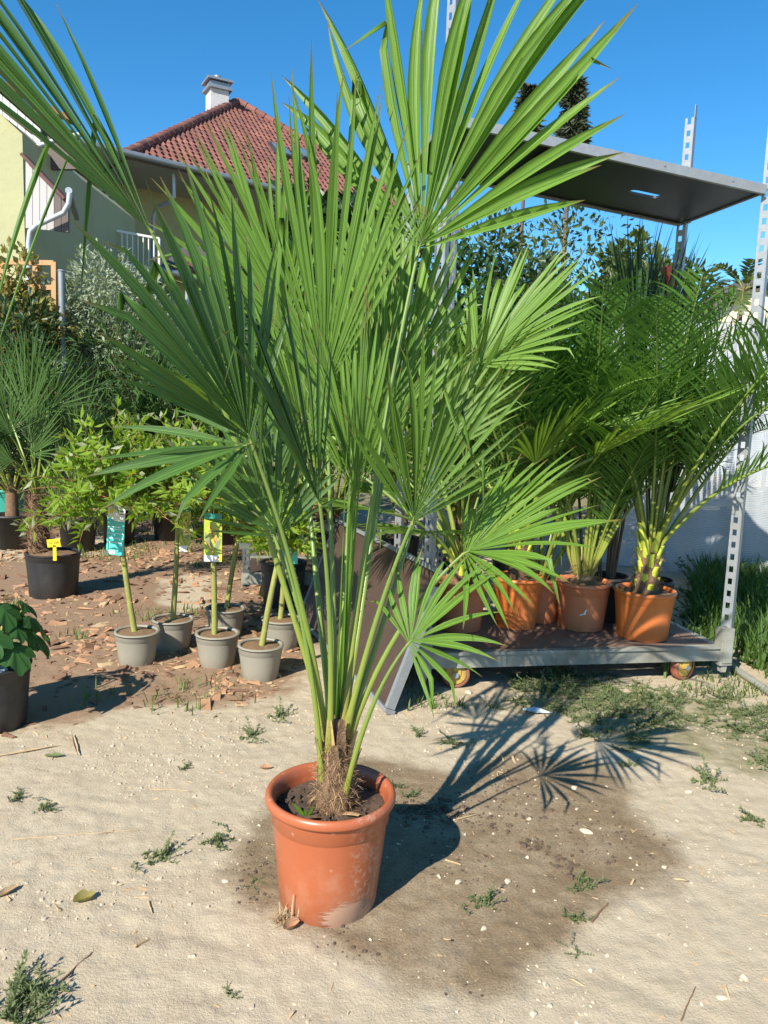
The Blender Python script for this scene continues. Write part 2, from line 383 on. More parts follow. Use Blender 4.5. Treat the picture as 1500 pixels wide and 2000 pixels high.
def point_in(poly, x, y):
    c = False; j = len(poly)-1
    for i in range(len(poly)):
        xi, yi = poly[i]; xj, yj = poly[j]
        if (yi > y) != (yj > y) and x < (xj-xi)*(y-yi)/(yj-yi)+xi: c = not c
        j = i
    return c

# ------------------------------------------------------------------ ground
_tab = np.random.default_rng(3).random((256, 256))
def vn(x, y, s, o=0):
    ca, sa = math.cos(.7+1.3*o), math.sin(.7+1.3*o); x, y = np.asarray(x), np.asarray(y)
    x, y = (x*ca-y*sa)*s + 17.3*o, (x*sa+y*ca)*s + 9.1*o
    xi = np.floor(x).astype(int); yi = np.floor(y).astype(int); fx = x-xi; fy = y-yi
    fx = fx*fx*(3-2*fx); fy = fy*fy*(3-2*fy)
    g = lambda a, b: _tab[a % 256, b % 256]
    return (g(xi, yi)*(1-fx)*(1-fy) + g(xi+1, yi)*fx*(1-fy) + g(xi, yi+1)*(1-fx)*fy + g(xi+1, yi+1)*fx*fy) - .5
def fbm(x, y, s, n=4, o=0):
    return sum(vn(x, y, s*2**k, o+k)/2**k for k in range(n))
def gpoly(pix): return np.array([tuple(G(u, v)[:2]) for u, v in pix])
def polydist(px, py, poly):
    """signed distance, positive inside"""
    d = np.full(px.shape, 1e9); ins = np.zeros(px.shape, bool); m = len(poly)
    for i in range(m):
        ax, ay = poly[i]; bx, by = poly[(i+1) % m]
        ex, ey = bx-ax, by-ay; t = np.clip(((px-ax)*ex+(py-ay)*ey)/(ex*ex+ey*ey+1e-12), 0, 1)
        d = np.minimum(d, np.hypot(px-ax-t*ex, py-ay-t*ey))
        c = ((ay > py) != (by > py)) & (px < (bx-ax)*(py-ay)/(by-ay+1e-12)+ax); ins ^= c
    return np.where(ins, d, -d)
WET = gpoly([(420, 1700), (500, 1610), (560, 1560), (700, 1480), (820, 1478), (900, 1500), (1010, 1470), (1150, 1470), (1240, 1520), (1230, 1590), (1330, 1640), (1350, 1690), (1300, 1730), (1140, 1790), (1060, 1850), (1020, 1930), (930, 1970), (820, 1960), (720, 1900), (560, 1850), (450, 1770)])
MULCH = gpoly([(-400, 1500), (0, 1450), (120, 1425), (250, 1395), (420, 1400), (560, 1350), (600, 1290), (640, 1210), (660, 1100), (640, 1000), (300, 990), (-500, 985)])
PALE = gpoly([(-100, 1062), (60, 1058), (220, 1035), (330, 1040), (300, 1065), (160, 1085), (-100, 1100)])
PALE2 = gpoly([(300, 1130), (420, 1120), (440, 1170), (360, 1200), (300, 1170)])
GRASSR = gpoly([(1000, 1325), (1180, 1320), (1330, 1350), (1500, 1370), (1700, 1420), (1700, 1560), (1480, 1540), (1330, 1500), (1160, 1450), (1120, 1400), (1010, 1380)])
CLOD = G(838, 1585)
def relief(x, y):
    x = np.asarray(x, float); y = np.asarray(y, float)
    h = .007*fbm(x, y, 1.6, 2, 1) + .0036*fbm(x, y, 14, 3, 5)
    h = h + .008*np.exp(-((x-CLOD.x)**2+(y-CLOD.y)**2)/(2*.05**2))
    # old wheel ruts, two soft grooves running across the near sand
    for (ax, ay, bx, by) in RUTS:
        ex, ey = bx-ax, by-ay; Ln = math.hypot(ex, ey); t = ((x-ax)*ex+(y-ay)*ey)/Ln**2
        dd = np.abs((x-ax)*ey-(y-ay)*ex)/Ln
        h = h - .0022*np.exp(-(dd/.025)**2)*np.clip(1.2-np.abs(t-.5)*2, 0, 1) + .0014*np.exp(-((dd-.045)/.02)**2)*np.clip(1.2-np.abs(t-.5)*2, 0, 1)
    return h
RUTS = []
for a, b in (((140, 1790), (420, 1850)), ((300, 1800), (560, 1870)), ((1330, 1780), (1420, 1960)), ((60, 1560), (330, 1600)), ((1180, 1900), (1330, 1980)), ((330, 1930), (520, 1960))):
    A, B = G(*a), G(*b); RUTS.append((A.x, A.y, B.x, B.y))
def gz(x, y): return float(relief(np.array([x]), np.array([y]))[0])
def GG(u, v):
    p = G(u, v); p.z = gz(p.x, p.y); return p

def axis_lines(lo, hi, step, far, g=1.09):
    a = list(np.arange(lo, hi, step)); s = step
    x = a[-1]
    while x < far[1]: s *= g; x += s; a.append(x)
    s = step; x = lo; b = []
    while x > far[0]: s *= g; x -= s; b.append(x)
    return np.array(b[::-1]+a)
xs = axis_lines(-1.7, 2.2, .0105, (-300, 300)); ys = axis_lines(1.05, 4.0, .0105, (-60, 600))
XX, YY = np.meshgrid(xs, ys)
ZZ = relief(XX, YY)
fade = np.clip(1.2-np.hypot(XX, YY-3)/14, 0, 1); ZZ = ZZ*fade
near = (np.abs(XX) < 3) & (YY < 6)
patch = np.clip(.5+2.2*fbm(XX, YY, 2.0, 3, 30), 0, 1)
rid = (1-np.abs(2*vn(XX, YY, 17, 33)))**3 + .6*(1-np.abs(2*vn(XX, YY, 31, 34)))**3
ZZ = ZZ + np.where(near, .0034*vn(XX, YY, 55, 3) + .0022*vn(XX, YY, 95, 4) + patch*.0022*rid, 0)
me = bpy.data.meshes.new('ground'); nx, ny = len(xs), len(ys)
vid = np.arange(nx*ny).reshape(ny, nx)
quads = np.stack([vid[:-1, :-1], vid[:-1, 1:], vid[1:, 1:], vid[1:, :-1]], -1).reshape(-1, 4)
me.vertices.add(nx*ny); me.vertices.foreach_set('co', np.stack([XX, YY, ZZ], -1).reshape(-1).astype(np.float32))
me.loops.add(quads.size); me.loops.foreach_set('vertex_index', quads.reshape(-1).astype(np.int32))
me.polygons.add(len(quads)); me.polygons.foreach_set('loop_start', np.arange(0, quads.size, 4, dtype=np.int32))
me.polygons.foreach_set('use_smooth', np.ones(len(quads), bool)); me.update(calc_edges=True)
def addattr(me, name, arr):
    at = me.attributes.new(name, 'FLOAT', 'POINT'); at.data.foreach_set('value', arr.reshape(-1).astype(np.float32))
warp = .10*fbm(XX, YY, 3.5, 4, 9)
wet = np.clip((polydist(XX, YY, WET) + warp*1.0 + .05)/.11, 0, 1)
wet = np.maximum(wet*(.80+.20*np.clip(.5+1.5*fbm(XX, YY, 2.5, 3, 20), 0, 1)), .95*np.clip(1-np.hypot(XX-CLOD.x, YY-CLOD.y)/.13+2*warp, 0, 1))
dr = gpoly([(1005, 1640), (1060, 1640), (1085, 1665), (1130, 1690), (1120, 1720), (1080, 1690), (1030, 1660)])
wet = np.maximum(wet, 1.0*np.clip((polydist(XX, YY, dr)+.6*warp)/.03+.2, 0, 1))
mul = np.clip((polydist(XX, YY, MULCH) + warp*2.2)/.25+.3, 0, 1)
mul *= 1-np.clip((polydist(XX, YY, PALE)+warp*2)/.15+.5, 0, 1); mul *= 1-.8*np.clip((polydist(XX, YY, PALE2)+warp*2)/.15+.5, 0, 1)
grs = np.clip((polydist(XX, YY, GRASSR) + warp*3)/.3+.3, 0, 1)*.6
grs = np.maximum(grs, np.clip((YY-9.3+warp*6)/1.2, 0, 1)); grs = np.maximum(grs, np.clip((XX-.1*YY-1.85+warp*3)/.3, 0, 1)*np.clip((YY-3.9)/.4, 0, 1))
addattr(me, 'wet', wet); addattr(me, 'mulch', mul); addattr(me, 'grassy', grs)
def groundmat():
    m, n, l, p, out = newmat('sandy_ground'); tc = n.new('ShaderNodeTexCoord'); o = tc.outputs['Object']
    def at(k):
        a = n.new('ShaderNodeAttribute'); a.attribute_name = k; return a.outputs['Fac']
    big = noise(n, 1.1, 5, .6, o, l); med = noise(n, 9, 5, .65, o, l); fine = noise(n, 130, 4, .7, o, l); grit = noise(n, 420, 2, .6, o, l)
    c = mixc(n, l, big.outputs[0], (.395, .328, .232), (.50, .425, .312))
    c = mixc(n, l, math_(n, l, 'MULTIPLY', ramp(n, l, med.outputs[0], [(.42, (0, 0, 0)), (.68, (1, 1, 1))]).outputs[0], .38), c, (.34, .255, .165))
    c = mixc(n, l, math_(n, l, 'MULTIPLY', ramp(n, l, fine.outputs[0], [(.5, (0, 0, 0)), (.75, (1, 1, 1))]).outputs[0], .35), c, (.30, .225, .15))
    c = mixc(n, l, math_(n, l, 'MULTIPLY', ramp(n, l, grit.outputs[0], [(.62, (0, 0, 0)), (.72, (1, 1, 1))]).outputs[0], .35), c, (.66, .57, .44))
    mulc = mixc(n, l, ramp(n, l, fine.outputs[0], [(.35, (0, 0, 0)), (.7, (1, 1, 1))]).outputs[0], (.15, .085, .052), (.34, .205, .125))
    mulc = mixc(n, l, big.outputs[0], mulc, (.27, .185, .12))
    mm = math_(n, l, 'MULTIPLY', math_(n, l, 'SUBTRACT', math_(n, l, 'ADD', at('mulch'), math_(n, l, 'MULTIPLY', math_(n, l, 'SUBTRACT', med.outputs[0], .5), 1.1)), .3), 2.2, True)
    c = mixc(n, l, math_(n, l, 'MULTIPLY', mm, .92), c, mulc)
    gm = math_(n, l, 'MULTIPLY', math_(n, l, 'SUBTRACT', math_(n, l, 'ADD', at('grassy'), math_(n, l, 'MULTIPLY', math_(n, l, 'SUBTRACT', med.outputs[0], .5), .9)), .25), 2.0, True)
    c = mixc(n, l, math_(n, l, 'MULTIPLY', gm, .8), c, (.15, .14, .06))
    wn = math_(n, l, 'ADD', math_(n, l, 'MULTIPLY', math_(n, l, 'SUBTRACT', fine.outputs[0], .5), 1.1), math_(n, l, 'MULTIPLY', math_(n, l, 'SUBTRACT', med.outputs[0], .5), 1.0))
    w = math_(n, l, 'MULTIPLY', math_(n, l, 'SUBTRACT', math_(n, l, 'ADD', at('wet'), math_(n, l, 'MULTIPLY', wn, .65)), .16), 1.25, True)
    w = math_(n, l, 'MULTIPLY', w, math_(n, l, 'GREATER_THAN', at('wet'), .02))
    c = mixc(n, l, w, c, mixc(n, l, .92, c, (.43, .365, .30), 'MULTIPLY'))
    l.new(c, p.inputs['Base Color']); p.inputs['Roughness'].default_value = .95; p.inputs['Specular IOR Level'].default_value = .15
    h = math_(n, l, 'ADD', math_(n, l, 'MULTIPLY', fine.outputs[0], 1.0), math_(n, l, 'MULTIPLY', grit.outputs[0], .35))
    h = math_(n, l, 'ADD', h, math_(n, l, 'MULTIPLY', med.outputs[0], 1.5))
    l.new(bump(n, l, h, .0055, .7), p.inputs['Normal'])
    return m
ground = link('ground', me, groundmat()); ground['kind'] = 'structure'; ground['label'] = 'dry sandy yard ground with a damp patch and bark litter'

# ------------------------------------------------------------------ pots
def pot_profile(R, H, rb, rim=.03, band=.05, lip=.012, thick=.006):
    """outer profile from the base centre up over the rolled rim and down the inside"""
    zb = H-rim-band
    rt = rb + (R-lip-rb)*.80
    rn = R-lip
    return [(0.001, .008), (rb*.96, .008), (rb*.97, 0), (rb, .004), (rb*.5+rt*.5, zb*.5), (rt, zb-.003), (rt+.0005, zb), (rn-.004, zb+.003), (rn-.001, zb+.006),
            (rn+.001, H-rim-.002), (rn+.002, H-rim), (R-.003, H-rim+.002), (R, H-rim+.008), (R, H-.010), (R-.004, H-.002), (R-.010, H), (R-.017, H-.003), (R-.021, H-.010),
            (R-lip-thick-.006, H-rim), (rt-thick, zb*.9), (rb-thick, .02)]
def soil_mesh(R, z, amp, seed, rings=9, sides=36, mound=.0):
    mb = MB(); rows = []
    for i in range(rings+1):
        r = R*i/rings
        rows.append([(max(r, .001)*math.cos(a), max(r, .001)*math.sin(a), z + mound*(1-(r/R)**2) + amp*float(fbm(np.array([r*math.cos(a)+seed*3.1]), np.array([r*math.sin(a)]), 14, 4, seed)[0])*2) for a in [2*math.pi*k/sides for k in range(sides)]])
    mb.quadstrip(rows, closed=True); return mb
def make_pot(root, R, H, rb, mat, soilmat, seed, rim=.03, band=.05, lip=.012, sdepth=.04, mound=.0, amp=.008, sides=48):
    mb = MB(); mb.lathe(pot_profile(R, H, rb, rim, band, lip), sides)
    p = mb.obj('pot', mat, root)
    s = soil_mesh(R-lip-.006-.008, H-sdepth, amp, seed, mound=mound).obj('soil', soilmat, root)
    return p, s

# ------------------------------------------------------------------ main palm
P0 = G(633, 1812); PC = Vector((P0.x, P0.y+.128, 0)); PC.z = gz(PC.x, PC.y)-.004
palm = thing('potted_fan_palm', 'tall fan palm with long green petioles in a big terracotta pot with a mud splash', 'potted palm', PC)
POT_R, POT_H, POT_B = .172, .312, .128
make_pot(palm, POT_R, POT_H, POT_B, 'terra', 'soil', 3, rim=.028, band=.048, lip=.015, sdepth=.052, amp=.012, sides=72)
SOILZ = POT_H-.052
# clods in the pot
mb = MB(); rnd = random.Random(5)
for k in range(170):
    a = rnd.uniform(0, 6.28); r = .143*math.sqrt(rnd.random()); s = rnd.uniform(.002, .008)
    q = Quaternion((rnd.random(), rnd.random(), rnd.random()), rnd.uniform(0, 3)).to_matrix()
    mb.box((r*math.cos(a), r*math.sin(a), SOILZ+.004+s*.3), (s*2, s*1.6, s*1.2), q, .6)
o = mb.obj('soil_crumbs', 'soil', palm); o['kind'] = 'stuff'
# trunk: stubby fibrous cone
TR = [(.0, .046), (.03, .050), (.07, .048), (.12, .042), (.17, .036), (.22, .028), (.26, .017)]
mb = MB(); rows = []
for z, r in TR:
    rows.append([((r*(1+.14*math.sin(5*a+z*40)+.06*math.sin(11*a+z*90)))*math.cos(a)+.012, (r*(1+.12*math.sin(4*a-z*30)))*math.sin(a), SOILZ-.01+z) for a in [2*math.pi*k/28 for k in range(28)]])
mb.quadstrip(rows, closed=True); mb.face(rows[-1]); trunk = mb.obj('trunk', 'fibre', palm)
def hairs(parent, cx, cy, z0, z1, rfun, n, mat, seed, L=(.02, .06), out=.6, name='fibres', w=.0006):
    rnd = random.Random(seed); mb = MB()
    for k in range(n):
        a = rnd.uniform(0, 6.28); z = rnd.uniform(z0, z1); r = rfun(z)*.97
        d = Vector((math.cos(a)*out*rnd.uniform(.3, 1.2)+rnd.uniform(-.5, .5), math.sin(a)*out*rnd.uniform(.3, 1.2)+rnd.uniform(-.5, .5), rnd.uniform(-.5, 1.1)))
        ribbon(mb, ((cx(z) if callable(cx) else cx)+r*math.cos(a), (cy(z) if callable(cy) else cy)+r*math.sin(a), z), d, (rnd.uniform(-1, 1), rnd.uniform(-1, 1), .3), rnd.uniform(*L), w*rnd.uniform(.6, 1.7), rnd.uniform(0, 1.5), 3, wfun=lambda t: 1-.6*t)
    o = mb.obj(name, mat, parent); o['kind'] = 'stuff'; return o
rf = lambda z: np.interp(z-SOILZ+.01, [t[0] for t in TR], [t[1] for t in TR])
hairs(trunk, .012, 0, SOILZ, SOILZ+.23, rf, 900, 'fibre', 1, (.012, .045))
hairs(trunk, .012, 0, SOILZ, SOILZ+.19, rf, 900, 'fibrelight', 2, (.012, .04))
# brown papery sheaths and cut stubs round the base
rnd = random.Random(9)
for k, (a, z, tilt, L) in enumerate([(-2.2, .0, .9, .075), (-.9, .01, .9, .07), (-1.6, .13, .25, .07), (-.5, .15, .3, .08), (-2.6, .12, .25, .09), (.3, .1, .4, .07), (-1.2, .17, .1, .09), (-2.0, .18, .15, .08)]):
    mb = MB(); r = float(rf(SOILZ+z))*.9
    d = Vector((math.cos(a)*tilt, math.sin(a)*tilt, 1)).normalized() if k > 1 else Vector((math.cos(a), math.sin(a), .35)).normalized()
    ribbon(mb, (.012+r*math.cos(a), r*math.sin(a), SOILZ+z), d, (-math.sin(a), math.cos(a), 0), L, .016, .3, 4, .35, lambda t: 1-.55*t)
    mb.obj('leaf_sheath', 'fibrelight' if k % 2 else 'fibre', palm)
# seedling shoot at the trunk foot
mb = MB()
for (dx, dz, L) in ((.35, .8, .045), (-.55, .7, .06), (-.1, .5, .03)):
    ribbon(mb, (-.058, -.055, SOILZ-.002), (dx, -.1, dz), (1, .2, 0), L, .005, .2, 5, .3)
mb.obj('shoot', 'palm', palm)

def teeth(mb, pts, side, seed, r):
    rnd = random.Random(seed)
    for i in range(len(pts)-1):
        for k in range(4):
            t = rnd.random(); p = pts[i].lerp(pts[i+1], t); sd = side*rnd.choice((-1, 1)); d = (pts[i+1]-pts[i]).normalized()
            mb.face([p+sd*r*.8-d*.0014, p+sd*r*.8+d*.0014, p+sd*(r*.8+.0042)+d*.003])
def main_leaf(hub, tip, ny, base_a, base_z, bow=0.0, n=34, spread=75, split=.45, droop=.12, fold=.5, cup=.12, mat='palm', seed=0, wmul=1.0, kinks=2, L=None, r=.0085, costa=.05, mid=None, ragged=.12, fall=.34, kpos=(.5, .75), root=None, base=None):
    """hub, tip: (u, v, depth); ny: rough facing of the upper side"""
    h = PX(*hub); tp = PX(*tip); ax = tp-h; n = int(n*.84); r = r*.70; wmul = wmul*.92
    root = root or palm; PC = root.location.copy()
    lf = MB(); fan_blade(lf, h-PC, ax, ny, L or ax.length, n, R_(spread), split, droop, fold, cup, seed, wmul, kinks, 10, ragged, costa, fall, kpos)
    ob = lf.obj('leaf', mat, root)
    rr = float(rf(SOILZ+base_z))*.75
    b = Vector((.012+rr*math.cos(base_a), rr*math.sin(base_a), SOILZ+base_z)) if base is None else Vector(base); e = h-PC
    m = (b+e)/2 + Vector((bow, 0, .05)) if mid is None else PX(*mid)-PC
    pts = bez(b, m, e, 16)
    pb = MB(); pb.tube(pts, [r*(1.5-.85*i/16) if i > 1 else r*1.9 for i in range(17)], 8, True, .62)
    teeth(pb, pts[1:12], Vector((1, 0, 0)), seed, r)
    # short hastula where petiole meets blade
    pb.tube([e-ax.normalized()*.004, e+ax.normalized()*.02], [r*.75, r*.2], 6)
    pb.obj('petiole', 'petiole', ob)
    return ob
CAMV = Vector((0, -1, .15))
D = PC.y
# A  great upright fan, lit underside towards the camera
main_leaf((817, 490, 2.06), (965, 20, 1.98), (-.25, -.8, .45), -.3, .24, .03, 30, 66, .54, .05, .85, .24, 'palm', 1, 1.25, 1, L=.73, mid=(735, 860, 2.0), ragged=.10)
# B  fan leaning out to the upper left, seen nearly edge-on
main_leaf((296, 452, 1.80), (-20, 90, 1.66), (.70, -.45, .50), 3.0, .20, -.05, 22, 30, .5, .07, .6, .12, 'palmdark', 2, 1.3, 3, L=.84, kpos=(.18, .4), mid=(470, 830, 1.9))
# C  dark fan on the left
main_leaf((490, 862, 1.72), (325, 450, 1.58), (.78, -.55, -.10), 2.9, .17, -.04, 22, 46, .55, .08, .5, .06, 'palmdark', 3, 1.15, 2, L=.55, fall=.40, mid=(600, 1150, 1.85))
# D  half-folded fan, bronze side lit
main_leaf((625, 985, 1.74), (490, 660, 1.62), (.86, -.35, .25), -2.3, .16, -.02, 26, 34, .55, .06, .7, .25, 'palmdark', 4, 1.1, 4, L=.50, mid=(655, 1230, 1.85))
# E  bright upright fan in the middle
main_leaf((635, 772, 2.12), (602, 230, 2.06), (-.1, -.85, .4), 1.9, .20, 0, 30, 34, .5, .05, .6, .10, 'palm', 5, 1.15, 2, L=.80, mid=(655, 1150, 2.02))
# F  fan behind, upper left of E
main_leaf((560, 655, 2.40), (430, 310, 2.40), (-.2, -.7, .6), 2.2, .18, -.03, 30, 42, .5, .08, .55, .1, 'palm', 6, 1.1, 1, L=.60, mid=(620, 1080, 2.15))
# G  small bright fan among the petioles
main_leaf((693, 970, 2.08), (690, 640, 2.1), (-.1, -.9, .3), 1.0, .19, 0, 26, 32, .55, .05, .6, .1, 'palm', 7, 1.1, 1, L=.46)
# H  fan reaching right
# I  upright right fan
main_leaf((805, 1022, 1.84), (905, 690, 1.78), (.35, -.8, .2), -.4, .20, .03, 30, 52, .5, .07, .6, .1, 'palm', 9, 1.05, 3, L=.44, mid=(735, 1180, 1.88))
# J  right fan, nearly level
main_leaf((905, 1082, 1.92), (1110, 975, 1.82), (-.1, -.45, .85), .1, .17, .05, 32, 86, .5, .22, .5, .05, 'palm', 10, 1.05, 3, L=.40, mid=(760, 1210, 1.92))
# K  low right fan
main_leaf((797, 1258, 1.84), (930, 1130, 1.78), (-.35, -.7, .6), -.9, .03, .03, 20, 100, .42, .30, .45, .05, 'palm', 11, .92, 2, L=.285, mid=(715, 1360, 1.84), r=.0075)
# L  low left fan, shaded
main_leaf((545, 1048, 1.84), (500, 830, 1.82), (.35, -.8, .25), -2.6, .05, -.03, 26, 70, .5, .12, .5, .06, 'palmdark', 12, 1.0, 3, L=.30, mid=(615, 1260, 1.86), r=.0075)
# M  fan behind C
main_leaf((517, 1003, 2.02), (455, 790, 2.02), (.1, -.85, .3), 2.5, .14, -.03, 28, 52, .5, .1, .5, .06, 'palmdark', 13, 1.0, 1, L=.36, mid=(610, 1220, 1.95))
# N, O  further upright leaves filling the middle
main_leaf((745, 880, 2.25), (790, 560, 2.3), (-.05, -.85, .5), .9, .21, .02, 28, 40, .5, .07, .55, .1, 'palm', 14, 1.1, 2, L=.52)
main_leaf((600, 900, 2.25), (545, 560, 2.3), (.1, -.85, .4), 2.0, .18, -.02, 28, 40, .5, .07, .55, .1, 'palm', 15, 1.1, 1, L=.52)
main_leaf((840, 900, 2.3), (930, 640, 2.4), (-.1, -.75, .5), .7, .18, .03, 28, 46, .5, .1, .55, .1, 'palmback', 16, 1.1, 2, L=.46)
main_leaf((690, 840, 2.35), (700, 470, 2.4), (-.15, -.85, .4), 1.5, .2, 0, 30, 36, .55, .06, .55, .1, 'palm', 17, 1.2, 2, L=.58)
main_leaf((780, 760, 2.45), (770, 420, 2.5), (-.2, -.8, .45), 1.2, .2, 0, 30, 44, .55, .08, .55, .1, 'palmback', 18, 1.2, 2, L=.58)
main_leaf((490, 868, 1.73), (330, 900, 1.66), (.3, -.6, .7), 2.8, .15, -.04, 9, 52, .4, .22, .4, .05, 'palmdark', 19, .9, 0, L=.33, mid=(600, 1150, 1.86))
# new closed spear
sp = MB()
for k in range(7):
    ribbon(sp, (.014+.004*math.sin(k), .004*math.cos(k*2), SOILZ+.2), (.03+.02*math.sin(k*2.2), .02*math.cos(k), 1), (math.cos(k), math.sin(k), 0), 1.15+.05*math.sin(k*3), .008, .02, 10, .4, lambda t: 1-.85*t)
sp.obj('spear_leaf', 'palm', palm)

# ------------------------------------------------------------------ plant builders shared by the background
def pinnate(seed, L=1.0, arch=.55, pairs=34, ll=.30, lw=.010, drp=.6, vee=.5, start=.22):
    """feather leaf growing up +Z and arching to +X; returns (leaflet mesh, rachis mesh)"""
    rnd = random.Random(seed); N = 26; pts = [Vector((0, 0, 0))]; ang = R_(6)
    for i in range(N):
        ang += arch*R_(90)/N*(.4+1.2*i/N); pts.append(pts[-1] + Vector((math.sin(ang), .0, math.cos(ang)))*L/N)
    mb = MB()
    for k in range(pairs):
        t = start + (1-start)*(k+.5)/pairs; x = t*N; i = min(int(x), N-1); p = pts[i].lerp(pts[i+1], x-i); d = (pts[i+1]-pts[i]).normalized()
        up = Vector((-d.z, 0, d.x)); ln = ll*L*math.sin(math.pi*(.12+.86*(k+.5)/pairs))**.7
        for sgn in (-1, 1):
            dd = d*rnd.uniform(.45, .75) + Vector((0, sgn, 0))*rnd.uniform(.7, 1.0) + up*vee*rnd.uniform(.4, 1.3)
            ribbon(mb, p, dd, d, ln*rnd.uniform(.85, 1.1), lw*L, drp*rnd.uniform(.5, 1.4), 4, 0, lambda t: (.45+2.2*t if t < .25 else 1)*(1-t**2.2) + .03)
    rb = MB(); rb.tube(pts, [.0078*L*(1.35-1.15*i/N) for i in range(N+1)], 6, True, .7)
    return mb.mesh('leaflets'), rb.mesh('rachis')
def fanleaf(seed, L=.45, P=.6, arch=.4, n=22, spread=75, droop=.15, split=.45):
    rnd = random.Random(seed); N = 10; pts = [Vector((0, 0, 0))]; ang = R_(4)
    for i in range(N):
        ang += arch*R_(70)/N; pts.append(pts[-1] + Vector((math.sin(ang), 0, math.cos(ang)))*P/N)
    d = (pts[-1]-pts[-2]).normalized(); nm = Vector((-d.z, 0, d.x))
    mb = MB(); fan_blade(mb, pts[-1], d, nm, L, n, R_(spread), split, droop, .5, .1, seed, 1.1, 1, 6)
    rb = MB(); rb.tube(pts, [.008*(1.4-.7*i/N) for i in range(N+1)], 6, True, .65)
    return mb.mesh('fan_blade'), rb.mesh('petiole')
for m_ in ('phoenix',): pass
LIB = {}
def lib(key, fn, mat, mat2='petiole'):
    a, b = fn(); a.materials.append(MAT[mat]); b.materials.append(MAT[mat2]); LIB.setdefault(key, []).append((a, b))
for k in range(4): lib('phoenix', lambda: pinnate(k, 1.0, .22+.16*k, 44, .26, .0046, .8, .6, .34), 'phoenix')
for k in range(3): lib('phoenixdark', lambda: pinnate(k+10, 1.0, .45+.15*k, 34, .24, .008, .5, .5), 'phoenixdark')
for k in range(3): lib('areca', lambda: pinnate(k+20, 1.0, .42+.2*k, 34, .30, .0050, 1.3, .4, .36), 'phoenix')
for k in range(4): lib('fan', lambda: fanleaf(k+30, .46, .62, .35+.12*k, 24, 70, .12), 'palmback')
for k in range(3): lib('fangrey', lambda: fanleaf(k+40, .36, .42, .35+.15*k, 22, 80, .08), 'palmgrey')
for k in range(3): lib('fandark', lambda: fanleaf(k+50, .42, .5, .4+.15*k, 20, 78, .12), 'phoenixdark')
def add_leaf(root, key, i, loc, az, tilt, scale, roll=0.0, zs=1.0, tip=None):
    a, b = LIB[key][i % len(LIB[key])]
    o = link('leaf', a, None, root, loc); o.rotation_mode = 'QUATERNION'
    o.rotation_quaternion = Quaternion((0, 0, 1), az) @ Quaternion((0, 1, 0), tilt) @ Quaternion((0, 0, 1), roll)
    o.scale = (scale, scale, scale*zs)
    link('petiole' if key.startswith('fan') else 'rachis', b, None, o); return o
def crown(root, key, loc, n, tilt=(0.1, .7), scale=(.8, 1.1), seed=0, az=None, spreadr=.02, avoid=0.0):
    rnd = random.Random(seed)
    for k in range(n):
        a = k*2.399+rnd.uniform(-.3, .3) if az is None else rnd.uniform(*az); t = tilt[0]+(tilt[1]-tilt[0])*((k+.5)/n); t *= 1-avoid*max(0, math.cos(a+2.1))**.5
        add_leaf(root, key, rnd.randrange(9), (loc[0]+spreadr*math.cos(a), loc[1]+spreadr*math.sin(a), loc[2]-.05*t), a, t+rnd.uniform(-.06, .06), rnd.uniform(*scale))
def fibretrunk(root, base, top, r0, r1, seed, cuts=0, nh=260, mat='fibre', hw=.0012):
    b, t = Vector(base), Vector(top); mb = MB(); rows = []; n = 12
    rnd = random.Random(seed)
    for i in range(n+1):
        p = b.lerp(t, i/n); r = (r0+(r1-r0)*i/n)*(1+.10*math.sin(i*2.1))
        rows.append([p+Vector((math.cos(a), math.sin(a), 0))*r*(1+.12*math.sin(3*a+i*1.3)) for a in [2*math.pi*k/18 for k in range(18)]])
    mb.quadstrip(rows, closed=True); mb.face(rows[-1]); o = mb.obj('trunk', mat, root)
    H = t.z-b.z
    hairs(o, lambda z: b.x+(t.x-b.x)*(z-b.z)/H, lambda z: b.y+(t.y-b.y)*(z-b.z)/H, b.z, t.z, lambda z: r0+(r1-r0)*(z-b.z)/H, nh, mat, seed+1, (.02, .06), w=hw)
    for k in range(cuts):
        a = k*2.4; f = (k+.5)/cuts; p = b.lerp(t, f); r = r0+(r1-r0)*f
        q = p+Vector((math.cos(a), math.sin(a), 0))*r*.8
        cb = MB(); e = Vector((math.cos(a)*.35, math.sin(a)*.35, 1)).normalized(); ln = .035+.10*f*f
        cb.tube([q, q+e*ln*.6, q+e*ln], [.021, .018, .015], 7, True, .5, upref=Vector((math.cos(a), math.sin(a), 0)))
        cb.obj('cut_leaf_base', 'cut', root)
    return o

# ------------------------------------------------------------------ trolley with potted palms
WL, WR = G(892, 1345), G(1337, 1330)
ce = (WR-WL).normalized(); cn = Vector((-ce.y, ce.x, 0)); CANG = math.atan2(ce.y, ce.x)
A0, A1, DEP, DZ = -.19, 1.40, .70, .19
def CT(a, d, z=0.0): return WL + ce*a + cn*d + Vector((0, 0, z))
cart = thing('plant_trolley', 'galvanised plant trolley on yellow casters carrying orange potted palms', 'trolley', WL, CANG)
def cb_(): return MB()
mb = MB(); mb.box(((A0+A1)/2, DEP/2, DZ-.022), (A1-A0-.10, DEP-.09, .016)); mb.obj('deck', 'deck', cart)
for d in (0.0, DEP):
    mb = MB(); mb.box(((A0+A1)/2, d, DZ-.045), (A1-A0-.08, .035, .075)); mb.box(((A0+A1)/2, d-.012 if d == 0 else d+.012, DZ-.011), (A1-A0-.085, .036, .014)); mb.obj('rail', 'rail', cart)
for a in (A0+.02, A1-.02):
    mb = MB(); mb.box((a, DEP/2, DZ-.05), (.035, DEP-.04, .065)); mb.obj('end_rail', 'rail', cart)
